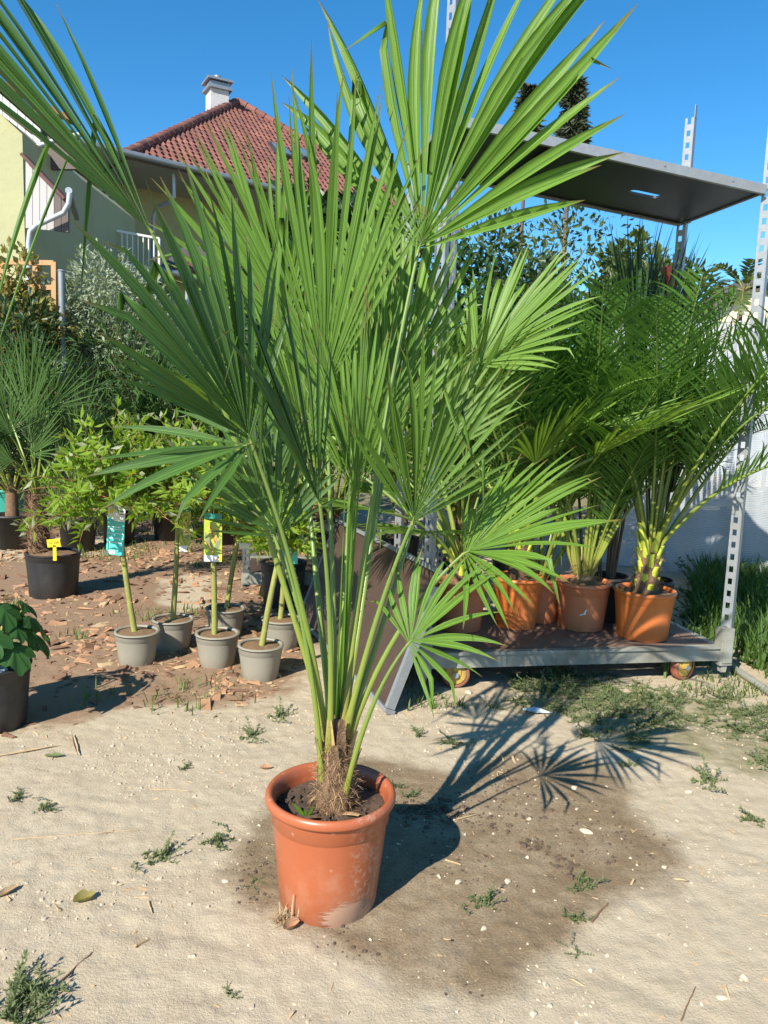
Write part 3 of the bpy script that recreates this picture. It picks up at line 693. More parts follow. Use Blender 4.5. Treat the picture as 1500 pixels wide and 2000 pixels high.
def post(name, root, loc, h, w=.042, dpt=.03, rz=0.0, pitch=.05, lean=(0, 0), top_notch=True, mat='galv'):
    """slotted steel upright: two flanges, side cheeks and the web bars between real slots"""
    mb = MB(); e_ = .013
    mb.box((-w/2+e_/2, 0, h/2), (e_, .003, h)); mb.box((w/2-e_/2, 0, h/2), (e_, .003, h))
    n = int(h/pitch)
    for k in range(n+1): mb.box((0, .0003, min(h-.01, k*pitch+.01)), (w-2*e_, .0026, pitch*.52))
    mb.box((w/2+.0016, dpt/2, h/2), (.003, dpt, h)); mb.box((w/2-.004, dpt, h/2), (.012, .0028, h))
    if top_notch: mb.box((w/2+.0016, dpt/2, h+.03), (.003, dpt*.8, .07))
    o = mb.obj(name, mat, root, loc); o.rotation_euler = (lean[0], lean[1], rz); return o
posts = [(A1-.005, 0, 2.75), (A0+.02, 0, 3.2), (A1-.02, DEP, 2.85), (A0+.02, DEP, 3.05)]
for k, (a, d, h) in enumerate(posts):
    # the slotted web faces the end of the trolley
    post('upright', cart, (a, d, DZ-.09), h, [.046, .040, .046, .040][k], [.040, .028, .036, .028][k], R_([-52, -50, -50, -50][k]), [.062, .06, .062, .06][k])
    mb = MB(); mb.box((a, d, DZ-.01), (.068, .058, .19)); mb.box((a, d+(-.034 if d == 0 else .034), DZ-.03), (.05, .008, .12)); mb.obj('socket', 'rail', cart)
    mb = MB(); mb.box((a, d, DZ-.115), (.028, .03, .06), None, 1.3); mb.obj('foot', 'rail', cart)
for k, (a, d) in enumerate(((0, 0.03), (1.193, 0.03), (0.0, DEP-.05), (1.193, DEP-.05))):
    rt = MB(); prof = [(.012, -.019), (.046, -.019), (.052, -.017), (.052, .017), (.046, .019), (.012, .019)]
    rows = [[(r*math.cos(t), z, .067+r*math.sin(t)) for t in [2*math.pi*i/28 for i in range(28)]] for r, z in prof]
    rt.quadstrip(rows, closed=True); rt.face(rows[0]); rt.face(rows[-1]); 
    ring = MB(); rows = [[(r*math.cos(t), z, .067+r*math.sin(t)) for t in [2*math.pi*i/28 for i in range(28)]] for r, z in [(.0515, -.021), (.0655, -.020), (.068, -.012), (.068, .012), (.0655, .020), (.0515, .021)]]
    ring.quadstrip(rows, closed=True)
    w = rt.obj('caster_wheel', 'castyel', cart, (a, d, 0)); ring.obj('tread', 'rubber', w)
    hub = MB(); hub.tube([(0, -.034, .067), (0, .034, .067)], .010, 10); hub.tube([(0, -.036, .067), (0, -.033, .067)], .016, 6); hub.obj('axle', 'galv', w)
    fk = MB()
    for s in (-1, 1): fk.box((.0, s*.028, .100), (.034, .004, .075), None, 1.25)
    fk.box((0, 0, .137), (.055, .062, .006)); fk.tube([(0, 0, .13), (0, 0, DZ-.03)], .02, 10); fk.obj('caster_fork', 'castyel', cart, (a, d, 0))
    w.rotation_euler = (0, 0, [-.25, .3, .5, 0][k])
# top shelf: a steel-edged board, slightly tilted, with an oblong hand hole
LID = thing('top_shelf', 'dark steel-edged trolley shelf mounted high above the palms with a hand hole', 'shelf', CT((A0+A1)/2, DEP/2, 2.475), CANG)
LID.rotation_euler = (R_(1), R_(6.0), CANG)
lw, ld = A1-A0-.03, DEP+.02
mb = MB()
hx, hy, hl, hw = .37, .02, .17, .065       # hole centre and size
x0, x1, y0, y1 = -lw/2, lw/2, -ld/2, ld/2
def oblong(z):
    pts = []
    for k in range(9): a = -math.pi/2+math.pi*k/8; pts.append((hx+hl/2-hw/2+math.cos(a)*hw/2, hy+math.sin(a)*hw/2, z))
    for k in range(9): a = math.pi/2+math.pi*k/8; pts.append((hx-hl/2+hw/2+math.cos(a)*hw/2, hy+math.sin(a)*hw/2, z))
    return pts
for z in (-.006, .006):
    ob_ = oblong(z); n9 = len(ob_)
    # split the board round the hole into two halves above and below
    r = ob_[:9]; l_ = ob_[9:]
    mb.face([(x0, y0, z), (hx, y0, z), r[0], l_[8], l_[7], l_[6], l_[5], l_[4], (x0, hy, z)])
    mb.face([(x0, hy, z), l_[4], l_[3], l_[2], l_[1], l_[0], r[8], (hx, y1, z), (x0, y1, z)])
    mb.face([(hx, y0, z), (x1, y0, z), (x1, hy, z), r[4], r[3], r[2], r[1], r[0]])
    mb.face([(hx, y1, z), r[8], r[7], r[6], r[5], r[4], (x1, hy, z), (x1, y1, z)])
mb.quadstrip([oblong(-.006)+[oblong(-.006)[0]], oblong(.006)+[oblong(.006)[0]]], smooth=False)
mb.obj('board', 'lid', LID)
for s in (-1, 1):
    mb = MB(); mb.box((0, s*(ld/2+.004), 0), (lw, .006, .042)); mb.box((0, s*(ld/2-.006), -.019), (lw-.01, .014, .004)); mb.box((0, s*(ld/2-.006), .019), (lw-.01, .014, .004)); mb.obj('edge_channel', 'galv', LID)
    mb = MB(); mb.box((s*(lw/2+.003), 0, 0), (.005, ld, .03)); mb.box((s*(lw/2+.012), -ld/2+.05, 0), (.03, .03, .018)); mb.box((s*(lw/2+.012), ld/2-.05, 0), (.03, .03, .018)); mb.obj('end_strip', 'galv', LID)
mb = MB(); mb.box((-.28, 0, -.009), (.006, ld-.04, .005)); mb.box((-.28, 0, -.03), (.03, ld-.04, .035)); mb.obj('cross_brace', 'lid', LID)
for x in (-.45, .0, .25, .6):
    mb = MB(); mb.tube([(x, -ld/2-.01, .005), (x, -ld/2-.006, .005)], .006, 8); mb.obj('rivet', 'galv', LID)
# orange clip on the rear upright
p = PX(1302, 562, CT(A1, DEP).y-.13); clip = thing('orange_clip', 'bright orange plastic clip on the rear slotted post', 'clip', p, CANG+.3)
mb = MB(); mb.box((0, 0, 0), (.05, .045, .11), Matrix.Rotation(.2, 3, 'Y'), .75); mb.obj('clip_body', 'clip', clip)
mb = MB(); mb.box((.025, .02, .05), (.05, .05, .14), Matrix.Rotation(-.3, 3, 'Y'), .8); mb.obj('clip_tab', 'clip', clip)

def pot_thing(name, label, cat, a, d, z, R, H, rb, mat, soil, seed, group=None, loc=None, **kw):
    t = thing(name, label, cat, loc if loc is not None else CT(a, d, z), random.Random(seed).uniform(0, 6), group)
    make_pot(t, R, H, rb, mat, soil, seed, **kw); return t
DK = DZ-.014
# bright orange pot at the right end with a stout cut trunk
q = G(1275, 1255, DK); rel = q-WL; a3, d3 = rel.dot(ce), rel.dot(cn)+.115
t3 = pot_thing('potted_feather_palm', 'feather palm with stout trimmed trunk in a bright orange pot at the trolley end', 'potted palm', a3, d3, DK, .158, .255, .128, 'orange', 'coir', 31, sdepth=.025, rim=.022, band=.045, lip=.008, mound=.02)
t3.rotation_euler = (0, 0, 0)
fibretrunk(t3, (0, .0, .23), (.01, 0, .48), .066, .045, 61, cuts=26, nh=420)
crown(t3, 'phoenix', (0.01, 0, .44), 14, (.0, .34), (1.0, 1.4), 3, avoid=.9)
crown(t3, 'areca', (0.01, 0, .46), 5, (.15, .5), (1.1, 1.45), 4, az=(-1.2, .8))
q = G(1150, 1235, DK); rel = q-WL
t2 = pot_thing('potted_cane_palm', 'many-stemmed palm in a dull orange pot with a torn white sticker', 'potted palm', rel.dot(ce), rel.dot(cn)+.105, DK, .150, .26, .118, 'orange2', 'coir', 32, sdepth=.02, rim=.024, band=.045, lip=.010, mound=.03)
t2.rotation_euler = (0, 0, 0)
fibretrunk(t2, (0, 0, .24), (0, 0, .36), .045, .035, 62, cuts=0, nh=350, mat='fibrelight')
crown(t2, 'areca', (0, 0, .30), 10, (.0, .28), (1.1, 1.6), 5, spreadr=.035, avoid=.8)
crown(t2, 'phoenix', (0, 0, .30), 12, (.0, .32), (.9, 1.6), 6, spreadr=.04); crown(t2, 'areca', (0, 0, .30), 8, (.05, .35), (1.0, 1.3), 65, spreadr=.04, avoid=.8)
st = MB(); 
for (u0, v0, u1, v1) in ((.0, 0, .022, .03), (-.012, -.006, .004, .006), (.012, .02, .026, .034)):
    P_ = []
    for (u, v) in ((u0, v0), (u1, v0+.004), (u1, v1), (u0+.012, v0+.012)):
        aa = -math.pi/2 + u/.13 - .25; zz = .10+v; r = .1335+(zz-.1)*.11; P_.append((r*math.cos(aa), r*math.sin(aa), zz))
    st.face(P_)
st.obj('torn_sticker', 'tagwhite', t2)
q = G(1020, 1232, DK); rel = q-WL
t1 = pot_thing('potted_feather_palm', 'feather palm with fibrous trunk in a bright orange pot on the middle of the trolley', 'potted palm', rel.dot(ce), rel.dot(cn)+.105, DK, .140, .275, .105, 'orange', 'coir', 33, sdepth=.03, rim=.022, band=.045, lip=.009, mound=.02)
t1.rotation_euler = (0, 0, 0)
fibretrunk(t1, (0, 0, .24), (.0, 0, .44), .055, .042, 63, cuts=8, nh=350)
crown(t1, 'areca', (0, 0, .42), 12, (.02, .4), (.95, 1.35), 7, avoid=.8)
crown(t1, 'fan', (0, 0, .42), 4, (.1, .4), (.75, .95), 8, avoid=.9)
t0 = pot_thing('potted_strap_palm', 'broad-leaved young palm in an orange pot behind the leaning board', 'potted palm', .12, .42, DK, .145, .26, .115, 'orange2', 'coir', 34, sdepth=.03, rim=.022, band=.04, lip=.009)
fibretrunk(t0, (0, 0, .22), (0, 0, .36), .04, .03, 64, cuts=5, nh=150)
crown(t0, 'fan', (0, 0, .34), 18, (.0, .6), (.9, 1.5), 9)
t0.rotation_euler = (0, 0, 0)
main_leaf((930, 715, 3.45), (1085, 520, 3.4), (-.2, -.55, .75), 0, 0, 0, 34, 70, .55, .12, .5, .12, 'palmback', 8, 1.1, 2, L=.62, root=t0, base=(0, 0, .34), mid=(900, 950, 3.7))
main_leaf((720, 565, 3.6), (735, 420, 3.6), (-.1, -.8, .5), 0, 0, 0, 30, 50, .55, .1, .5, .12, 'palmback', 21, 1.1, 1, L=.40, root=t0, base=(0, 0, .34), mid=(800, 900, 3.8))
main_leaf((1160, 835, 3.75), (1300, 780, 3.7), (-.2, -.55, .75), 0, 0, 0, 26, 50, .5, .1, .5, .12, 'palmback', 22, 1.0, 1, L=.45, root=t1, base=(0, 0, .42), mid=(1060, 950, 3.9))
t4 = pot_thing('potted_feather_palm', 'feather palm in an orange pot in the shaded back row of the trolley', 'potted palm', .62, .56, DK, .14, .25, .11, 'orange2', 'coir', 35, sdepth=.03, rim=.022, band=.04, lip=.009)
crown(t4, 'phoenix', (0, 0, .24), 10, (.0, .4), (1.1, 1.6), 10)
t5 = pot_thing('potted_spiky_plant', 'dark spiky strap-leaved plant in the back row under the high shelf', 'potted plant', 1.02, .56, DK, .13, .25, .10, 'black', 'coir', 36, sdepth=.03, rim=.02, band=.04, lip=.008)
def strap_tuft(root, loc, n, L, w, seed, tilt=.55, droop=.15, mat='strap', name='leaf'):
    rnd = random.Random(seed); mb = MB()
    for k in range(n):
        a = rnd.uniform(0, 6.28); t = tilt*rnd.random()**.7
        ribbon(mb, Vector(loc)+Vector((math.cos(a), math.sin(a), 0))*.015, (math.sin(t)*math.cos(a), math.sin(t)*math.sin(a), math.cos(t)), (-math.sin(a), math.cos(a), 0), L*rnd.uniform(.6, 1.1), w, droop*rnd.uniform(.2, 1.5), 6, .3, lambda t: (.6+.4*min(1, t*4))*(1-t**2.5))
    o = mb.obj(name, mat, root); return o
for k in range(9):
    tz = .58+.10*k; mb = MB(); x, y = .16*math.cos(k*2.2), .10*math.sin(k*2.2)
    mb.tube([(x*.3, y*.3, .2), (x, y, tz+.2)], [.010, .006], 6); s_ = mb.obj('stem', 'bark', t5)
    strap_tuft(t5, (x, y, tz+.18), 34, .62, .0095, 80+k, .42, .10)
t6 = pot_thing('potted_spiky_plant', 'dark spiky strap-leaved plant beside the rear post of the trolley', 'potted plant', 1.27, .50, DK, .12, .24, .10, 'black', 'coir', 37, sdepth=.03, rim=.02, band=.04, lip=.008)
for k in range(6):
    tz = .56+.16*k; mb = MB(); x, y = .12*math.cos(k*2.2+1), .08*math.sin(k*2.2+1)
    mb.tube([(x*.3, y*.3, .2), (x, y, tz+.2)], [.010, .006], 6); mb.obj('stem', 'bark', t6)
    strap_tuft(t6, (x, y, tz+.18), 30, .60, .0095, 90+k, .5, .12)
# leaning spare shelf
PA = G(757, 1392); PA.z = .004; PB = PA + Vector((-.55, 1.48, 0)); PCn = PX(868, 1118, 3.26); pu = (PB-PA).normalized(); pv = (PCn-PA); PW = pv.length; pv.normalize(); pn = pu.cross(pv).normalized()
pv = pn.cross(pu); PLn = 1.56
lean = thing('leaning_shelf_board', 'brown plywood trolley shelf with galvanised edges leaning against the trolley end', 'shelf', PA)
Rm = Matrix((pu, pv, pn)).transposed().to_4x4(); lean.rotation_euler = Rm.to_euler()
mb = MB(); mb.box((PLn/2, PW/2, 0), (PLn-.02, PW-.02, .014)); mb.obj('board', 'ply', lean)
for nm_, c_, s_ in (('edge_channel', (PLn/2, .008, 0), (PLn+.05, .02, .046)), ('edge_channel', (PLn/2, PW-.006, 0), (PLn, .02, .046)), ('end_strip', (-.004, PW*.46, 0), (.026, PW*.86, .04)), ('end_strip', (PLn+.004, PW/2, 0), (.02, PW*.9, .03))):
    mb = MB(); mb.box(c_, s_); mb.obj(nm_, 'galv', lean)

# second trolley behind, mostly hidden
bt = thing('rear_trolley', 'second galvanised trolley standing behind the tall fan palm', 'trolley', (-.85, 5.0, 0), .12)
bt2 = []
mb = MB(); mb.box((.6, .3, .18), (1.3, .6, .02)); mb.obj('deck', 'ply', bt)
for d in (0, .6):
    mb = MB(); mb.box((.6, d, .165), (1.36, .035, .075)); mb.obj('rail', 'rail', bt)
for (x, y, h) in ((1.25, 0, 3.05), (-.05, .6, 1.2), (1.25, .6, 3.2), (-.05, 0, 1.0)):
    post('upright', bt, (x, y, .11), h, .05, .032, .5)
for (x, y) in ((.1, .05), (1.1, .05), (.1, .55), (1.1, .55)):
    mb = MB(); mb.tube([(x, y-.018, .065), (x, y+.018, .065)], .065, 20); mb.box((x, y, .12), (.05, .05, .06)); mb.obj('caster_wheel', 'castyel', bt)
mb = MB(); mb.bar((-.1, 0, .52), (1.25, 0, .52), .03, .05); mb.obj('cross_bar', 'galv', bt)
# palms on and behind the second trolley
for k, (x, y, key, n, z0, sc, til, lab) in enumerate([
        (.12, 5.25, 'fan', 15, .46, (1.2, 1.7), (.0, .6), 'fan palm on the second trolley right behind the tall palm'),
        (-.35, 5.3, 'fan', 15, .40, (1.2, 1.8), (.0, .6), 'fan palm on the second trolley, left of its companion'),
        (.55, 5.5, 'fan', 13, .55, (1.3, 1.7), (.0, .6), 'fan palm standing between the two trolleys'),
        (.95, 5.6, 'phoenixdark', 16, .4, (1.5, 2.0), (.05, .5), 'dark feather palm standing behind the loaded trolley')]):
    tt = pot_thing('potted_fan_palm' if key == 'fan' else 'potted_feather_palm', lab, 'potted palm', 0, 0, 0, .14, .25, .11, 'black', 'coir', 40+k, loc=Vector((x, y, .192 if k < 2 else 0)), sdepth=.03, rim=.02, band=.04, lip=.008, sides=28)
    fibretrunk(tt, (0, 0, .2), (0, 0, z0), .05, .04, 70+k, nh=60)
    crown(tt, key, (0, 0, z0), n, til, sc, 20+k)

# ------------------------------------------------------------------ willow standards in taupe pots
def leafquad(mb, p, d, w, L, hw, fold=.3):
    p = Vector(p); d = Vector(d).normalized(); w = Vector(w); w = (w-d*w.dot(d)).normalized(); n = w.cross(d)
    m = p+d*L*.45
    a, b, t = m-w*hw+n*hw*fold, m+w*hw+n*hw*fold, p+d*L+n*-.06*L
    mb.face([p, b, m], uv=((.5, 0), (1, .45), (.5, .45))); mb.face([p, m, a], uv=((.5, 0), (.5, .45), (0, .45)))
    mb.face([m, b, t], uv=((.5, .45), (1, .45), (.5, 1))); mb.face([a, m, t], uv=((0, .45), (.5, .45), (.5, 1)))
def willow_crown(root, base, R, seed, twigs=46, dens=30, up=.5, squash=1.1, L=.066):
    rnd = random.Random(seed); lf = MB(); pl = MB(); tw = MB(); base = Vector(base)
    for k in range(twigs):
        a = k*2.399+rnd.uniform(-.4, .4); el = rnd.uniform(-.1, 1.45)
        d = Vector((math.cos(a)*math.cos(el), math.sin(a)*math.cos(el), math.sin(el)*squash+.15)); ln = R*rnd.uniform(.7, 1.15)
        p = base.copy(); pts = [p.copy()]; dd = d.normalized()
        for i in range(6):
            dd = (dd + Vector((rnd.uniform(-.18, .18), rnd.uniform(-.18, .18), -.05-.03*i))).normalized(); p = p+dd*ln/6; pts.append(p.copy())
        tw.tube(pts, [.0035*(1-.12*i) for i in range(7)], 5, False)
        for j in range(dens):
            t = rnd.uniform(.3, 1.0); x = t*6; i = min(5, int(x)); q = pts[i].lerp(pts[i+1], x-i)
            sd = Vector((rnd.gauss(0, 1), rnd.gauss(0, 1), rnd.gauss(.2, .8))).normalized(); e = (pts[i+1]-pts[i]).normalized()
            tgt = pl if (t > .88 and rnd.random() < .3) or rnd.random() < .03 else lf
            leafquad(tgt, q+sd*.006, sd+e*.5, e.cross(sd)+Vector((0, 0, .2)), L*rnd.uniform(.6, 1.2), L*.17)
    c = tw.obj('crown_twigs', 'redtwig', root); lf.obj('leaves', 'willow', c)
    if pl.f: pl.obj('pale_shoots', 'willowpale', c)['kind'] = 'stuff'
    return c
def plant_tag(root, c, w, h, kind, rz=0.0, tilt=0.0):
    """hanging plant label: card, printed panels each a shade proud"""
    t = MB(); t.box((0, 0, 0), (w, .0016, h)); o = t.obj('label_card', 'tagwhite' if kind == 'teal' else 'taggreen', root, c); o.rotation_euler = (0, tilt, rz)
    def panel(x0, x1, z0, z1, mat, pts=None, y=-.0014):
        m = MB()
        P_ = pts or [(x0, z0), (x1, z0), (x1, z1), (x0, z1)]
        m.face([((x-.5)*w, y, (z-.5)*h) for x, z in P_]); m.obj('print', mat, o)
    if kind == 'teal':
        panel(0, 0, 0, 0, 'tagteal', [(.0, .0), (1, .0), (1, .70), (.45, .70), (0, .80)]); panel(.03, .5, .02, .09, 'tagwhite', y=-.002)
        for z, x1 in ((.58, .8), (.53, .95), (.44, .95), (.34, .95), (.25, .9)): panel(.07, x1, z, z+.012, 'tagwhite', y=-.002)
        panel(0, 0, 0, 0, 'tagyel', [(.1, .87), (.2, .85), (.3, .87), (.33, .91), (.25, .95), (.13, .94)], y=-.002); panel(.68, .95, .90, .925, 'tagdteal'); panel(.68, .95, .84, .86, 'tagpink')
    else:
        panel(0, 0, 0, 0, 'tagdteal', [(0, .88), (.5, .87), (1, .89), (1, 1), (0, 1)]); panel(.02, .98, .0, .13, 'tagwhite')
        panel(0, 0, 0, 0, 'tagyel', [(.82, 0), (1, 0), (1, .17), (.86, .10)], y=-.002); panel(0, 0, 0, 0, 'tagpink', [(.66, .03), (.8, .04), (.84, .12), (.72, .09)], y=-.002)
        panel(0, 0, 0, 0, 'tagpink', [(.30, .72), (.36, .78), (.66, .40), (.62, .36)]); panel(0, 0, 0, 0, 'tagpink', [(.62, .40), (.66, .40), (.92, .75), (.88, .77)]); panel(0, 0, 0, 0, 'tagpink', [(.1, .4), (.13, .43), (.6, .15), (.56, .13)])
        panel(0, 0, 0, 0, 'willowpale', [(.02, .5), (.10, .62), (.35, .40), (.5, .30), (.3, .32)]); panel(0, 0, 0, 0, 'willowpale', [(.55, .25), (.7, .42), (.97, .5), (.85, .3)])
    s = MB(); s.tube([(0, 0, h/2-.005), (.004, .012, h/2+.03)], .0012, 5); s.obj('tie', 'tagwhite', o)
    return o
WIL = [  # base px (front of pot foot), centre px of rim, stem top px, tag kind, tag px centre, crown R, label
    (268, 1305, (265, 1228), (229, 985), 'teal', (226, 1037), .43, 'willow standard with leaning stem and a teal care label in a taupe pot'),
    (424, 1307, (420, 1238), (411, 985), 'lime', (416, 1050), .34, 'willow standard with a straight stem and a lime picture label turned to the front'),
    (508, 1333, (512, 1252), (552, 1060), None, None, .17, 'willow standard with strongly slanting stem in the foremost taupe pot by the sand'),
    (338, 1275, (338, 1205), (348, 975), 'limeS', (361, 1033), .40, 'willow standard with sprouting stem whose pot touches the pot with the teal label'),
    (440, 1250, (443, 1200), (470, 1030), 'lime', (482, 1030), .32, 'willow standard in a taupe pot half hidden behind the lime-labelled one'),
    (549, 1272, (548, 1205), (556, 1060), 'teal', (566, 1058), .17, 'willow standard in the taupe pot next to the black nursery pots')]
for k, (bu, bv, sb, stp, kind, tp, cr, lab) in enumerate(WIL):
    b = G(bu, bv); y = b.y+.085; c = Vector((b.x*(y/b.y), y, 0)); c.z = gz(c.x, c.y)-.006
    t = thing('willow_standard', lab, 'potted tree', c, 0, 'willow standards in taupe pots')
    make_pot(t, .112, .17, .085, 'grey', 'coir', 50+k, rim=.010, band=.035, lip=.006, sdepth=.012, mound=.012, amp=.006, sides=40)
    p0 = Vector((PX(*sb, y).x-c.x, -.01, .15)); p1 = PX(*stp, y)-c
    mid = (p0+p1)/2 + Vector((.012*(1 if k % 2 else -1), 0, 0)); pts = bez(p0, mid, p1, 12)
    rr = random.Random(k); mb = MB(); mb.tube(pts, [.0155-.0035*i/12+rr.uniform(-.0008, .0008) for i in range(13)], 10); stem_ = mb.obj('stem', 'stem', t)
    for j in range(5):
        i = rr.randrange(2, 11); a = rr.uniform(0, 6.28); nb = MB(); q = pts[i]+Vector((math.cos(a), math.sin(a), 0))*.012
        nb.tube([q, q+Vector((math.cos(a)*.006, math.sin(a)*.006, .003))], [.004, .001], 6); nb.obj('bud', 'stem', stem_)
    willow_crown(t, p1, cr, 100+k, 60 if k in (0, 3) else 40, 36)
    if kind:
        tc_ = PX(tp[0], tp[1], y-.025)-c
        plant_tag(t, tc_, .088 if kind != 'limeS' else .06, .24, 'teal' if kind == 'teal' else 'lime', .05 if k else -.08, R_(3) if k == 0 else 0)
# side sprouts on one willow stem
# ------------------------------------------------------------------ black nursery pots by the willows
bp = G(548, 1190); c = Vector((bp.x, bp.y+.1, 0))
t = thing('black_nursery_pot', 'tall black nursery pot topped with bark and a white plastic stub', 'pot', c)
make_pot(t, .155, .30, .125, 'black', 'coir', 66, rim=.014, band=.04, lip=.008, sdepth=.02, mound=.02)
mb = MB(); mb.box((.02, -.07, .335), (.07, .012, .06), Matrix.Rotation(.5, 3, 'Y'), .6); o = mb.obj('white_stub', 'tagwhite', t)
mb = MB(); mb.tube([(.02, -.0775, .335), (.02, -.0765, .335)], .014, 12); mb.obj('dark_disc', 'ink', t)
for (x, y, L_) in ((0, 0, .3), (.03, .02, .4)):
    mb = MB(); mb.tube([(x, y, .28), (x*1.5, y, .28+L_)], [.008, .005], 7); mb.obj('stem', 'stem', t)
willow_crown(t, (0, 0, .62), .25, 140, 26, 24)
bp = G(520, 1215); c2 = Vector((bp.x+.02, bp.y+.05, 0))

# ------------------------------------------------------------------ left palm in black pot with yellow price stick
bp = G(105, 1172); c = Vector((bp.x*1.03, bp.y+.15, 0)); c.z = gz(c.x, c.y)-.005
lp = thing('potted_fan_palm', 'grey-green fan palm in a black pot with a yellow price stick', 'potted palm', c)
make_pot(lp, .178, .30, .15, 'black', 'coir', 71, rim=.012, band=.04, lip=.006, sdepth=.02, mound=.02)
tp_ = PX(70, 965, c.y)-c; fibretrunk(lp, (-.10, .02, .27), (tp_.x, 0, tp_.z), .066, .05, 72, cuts=0, nh=1500, hw=.002)
for k, (hu, hv, tu, tv, f) in enumerate([(57, 832, 60, 660, -1), (150, 850, 185, 735, .2), (25, 900, -60, 880, -.4), (60, 890, 110, 790, -.6), (5, 790, -30, 640, 0), (95, 800, 150, 690, .5), (20, 850, 0, 720, 0), (60, 760, 70, 640, .3), (110, 900, 170, 850, 0), (-30, 860, -110, 800, 0)]):
    y = c.y + .25*math.sin(k*1.9); h = PX(hu, hv, y)-c; tpv = PX(tu, tv, y-.1)-c
    lf = MB(); fan_blade(lf, h, tpv-h, (f*.5, -.8, .35), (tpv-h).length*1.05, 22, R_(64), .4, .06, .6, .08, 300+k, .78, 1, 6)
    ob = lf.obj('leaf', 'palmgrey', lp); pb = MB(); b0 = Vector((tp_.x, 0, tp_.z-.03)); pb.tube(bez(b0, (b0+h)/2+Vector((0, 0, .12)), h, 8), [.010-.0005*i for i in range(9)], 6, True, .6); pb.obj('petiole', 'petiole', ob)
pp = PX(105, 1062, c.y-.16)-c
ys_ = MB(); ys_.box((pp.x, pp.y, pp.z+.005), (.085, .003, .05), Matrix.Rotation(-.12, 3, 'Y')); ys_.box((pp.x+.005, pp.y, pp.z-.06), (.022, .003, .10)); tg = ys_.obj('price_stick', 'tagyel', lp)
def text_mesh(txt, size, mat, parent, loc, rot):
    cu = bpy.data.curves.new('txt', 'FONT'); cu.body = txt; cu.size = size; cu.align_x = 'CENTER'; cu.align_y = 'CENTER'; cu.extrude = .0004
    ob = bpy.data.objects.new('txt', cu); COL.objects.link(ob); bpy.context.view_layer.update()
    me_ = bpy.data.meshes.new_from_object(ob.evaluated_get(bpy.context.evaluated_depsgraph_get())); bpy.data.objects.remove(ob)
    o = link('lettering', me_, None, parent, loc); o.data.materials.clear(); o.data.materials.append(MAT[mat]); o.rotation_euler = rot; return o
text_mesh('16.500', .026, 'ink', tg, (pp.x, pp.y-.0025, pp.z+.006), (R_(90), R_(-7), 0))

# ------------------------------------------------------------------ broad-leaved plant in the black pot at the left edge
bp = G(-48, 1440); c = Vector((bp.x, bp.y+.13, 0)); c.z = gz(c.x, c.y)-.005
hp = thing('potted_leafy_plant', 'dark lobed-leaf plant in a black pot with pale stone mulch', 'potted plant', c)
make_pot(hp, .152, .262, .125, 'black', 'coir', 75, rim=.012, band=.04, lip=.006, sdepth=.018, mound=.015)
mb = MB(); rnd = random.Random(4)
for k in range(120):
    a = rnd.uniform(0, 6.28); r = .135*math.sqrt(rnd.random()); s = rnd.uniform(.005, .013)
    mb.box((r*math.cos(a), r*math.sin(a), .252+s*.4), (s*2, s*1.5, s), Quaternion((rnd.random(), rnd.random(), rnd.random()), rnd.uniform(0, 3)).to_matrix(), .7)
o = mb.obj('stone_mulch', 'sheet', hp); o['kind'] = 'stuff'
for k in range(5):
    a = k*1.3; mb = MB(); mb.tube([(.02*math.cos(a), .02*math.sin(a), .24), (.07*math.cos(a), .07*math.sin(a), .40), (.13*math.cos(a), .13*math.sin(a), .48)], [.006, .005, .003], 6); mb.obj('stem', 'stem', hp)
def lobed(p, d, nrm, L):
    """maple-like leaf with toothed lobes, slightly cupped"""
    mb = MB(); d = Vector(d).normalized(); n = Vector(nrm); n = (n-d*n.dot(d)).normalized(); s = d.cross(n); p = Vector(p)
    pts = []; N = 44
    for i in range(N):
        a = -math.pi+2*math.pi*i/N + math.pi/N
        r = L*.5*(.62+.30*abs(math.cos(2.5*a))**.8+.06*math.sin(11*a))*(.75+.35*math.cos(a/1.0))
        q = p + d*(L*.35+r*math.cos(a)) + s*r*math.sin(a)*1.05 - n*(1.4*r*r/L*.6)
        pts.append(q)
    c_ = p+d*L*.35
    for i in range(N): mb.face([c_, pts[i], pts[(i+1) % N]], True, uv=((.5, .3), (0, .6), (1, .6)))
    return mb
for k in range(44):
    a = k*2.399; r = .05+.17*math.sqrt(k/44); z = .52-.9*(r-.05)**1.2 + .05*math.sin(k*1.7)
    lobed((r*.7*math.cos(a), r*.7*math.sin(a), z), (math.cos(a)+.2*math.sin(k), math.sin(a), -.35-.5*(r/.2)), (math.cos(a)*.5, math.sin(a)*.5, 1), (.15+.04*math.sin(k*3.1))).obj('leaf', 'hydr', hp)

# ------------------------------------------------------------------ house behind on the left
def slab(pts, thick):
    """prism from a planar outline, extruded by the vector thick"""
    mb = MB(); pts = [Vector(p) for p in pts]; q = [p+Vector(thick) for p in pts]
    mb.face(pts); mb.face(list(reversed(q)))
    for i in range(len(pts)):
        j = (i+1) % len(pts); mb.face([pts[j], pts[i], q[i], q[j]])
    return mb
HY = 20.0
E1 = PX(248, 302, HY); ZE = E1.z
E2 = G(500, 362, ZE); ed = (E2-E1).normalized(); en = Vector((-ed.y, ed.x, 0))           # en points into the house
GL = PX(190, 290, HY*.97); GL = E1 + ed*((GL-E1).dot(ed))
pit = R_(38); rn = (en*math.sin(pit)*-1 + Vector((0, 0, math.cos(pit)))).normalized(); rv = (en*math.cos(pit)+Vector((0, 0, math.sin(pit))))
d_ = ray(463, 200); o_ = Vector((0, 0, CAM_H)); AP = o_ + d_*((E1-o_).dot(rn)/d_.dot(rn))
half = (AP-E1).dot(ed); E3 = E1 + ed*half*2
house = thing('hip_roof_house', 'yellow house with red tiled hip roof, chimney and white balcony railing', 'house', Vector((E1.x, E1.y, 0)))
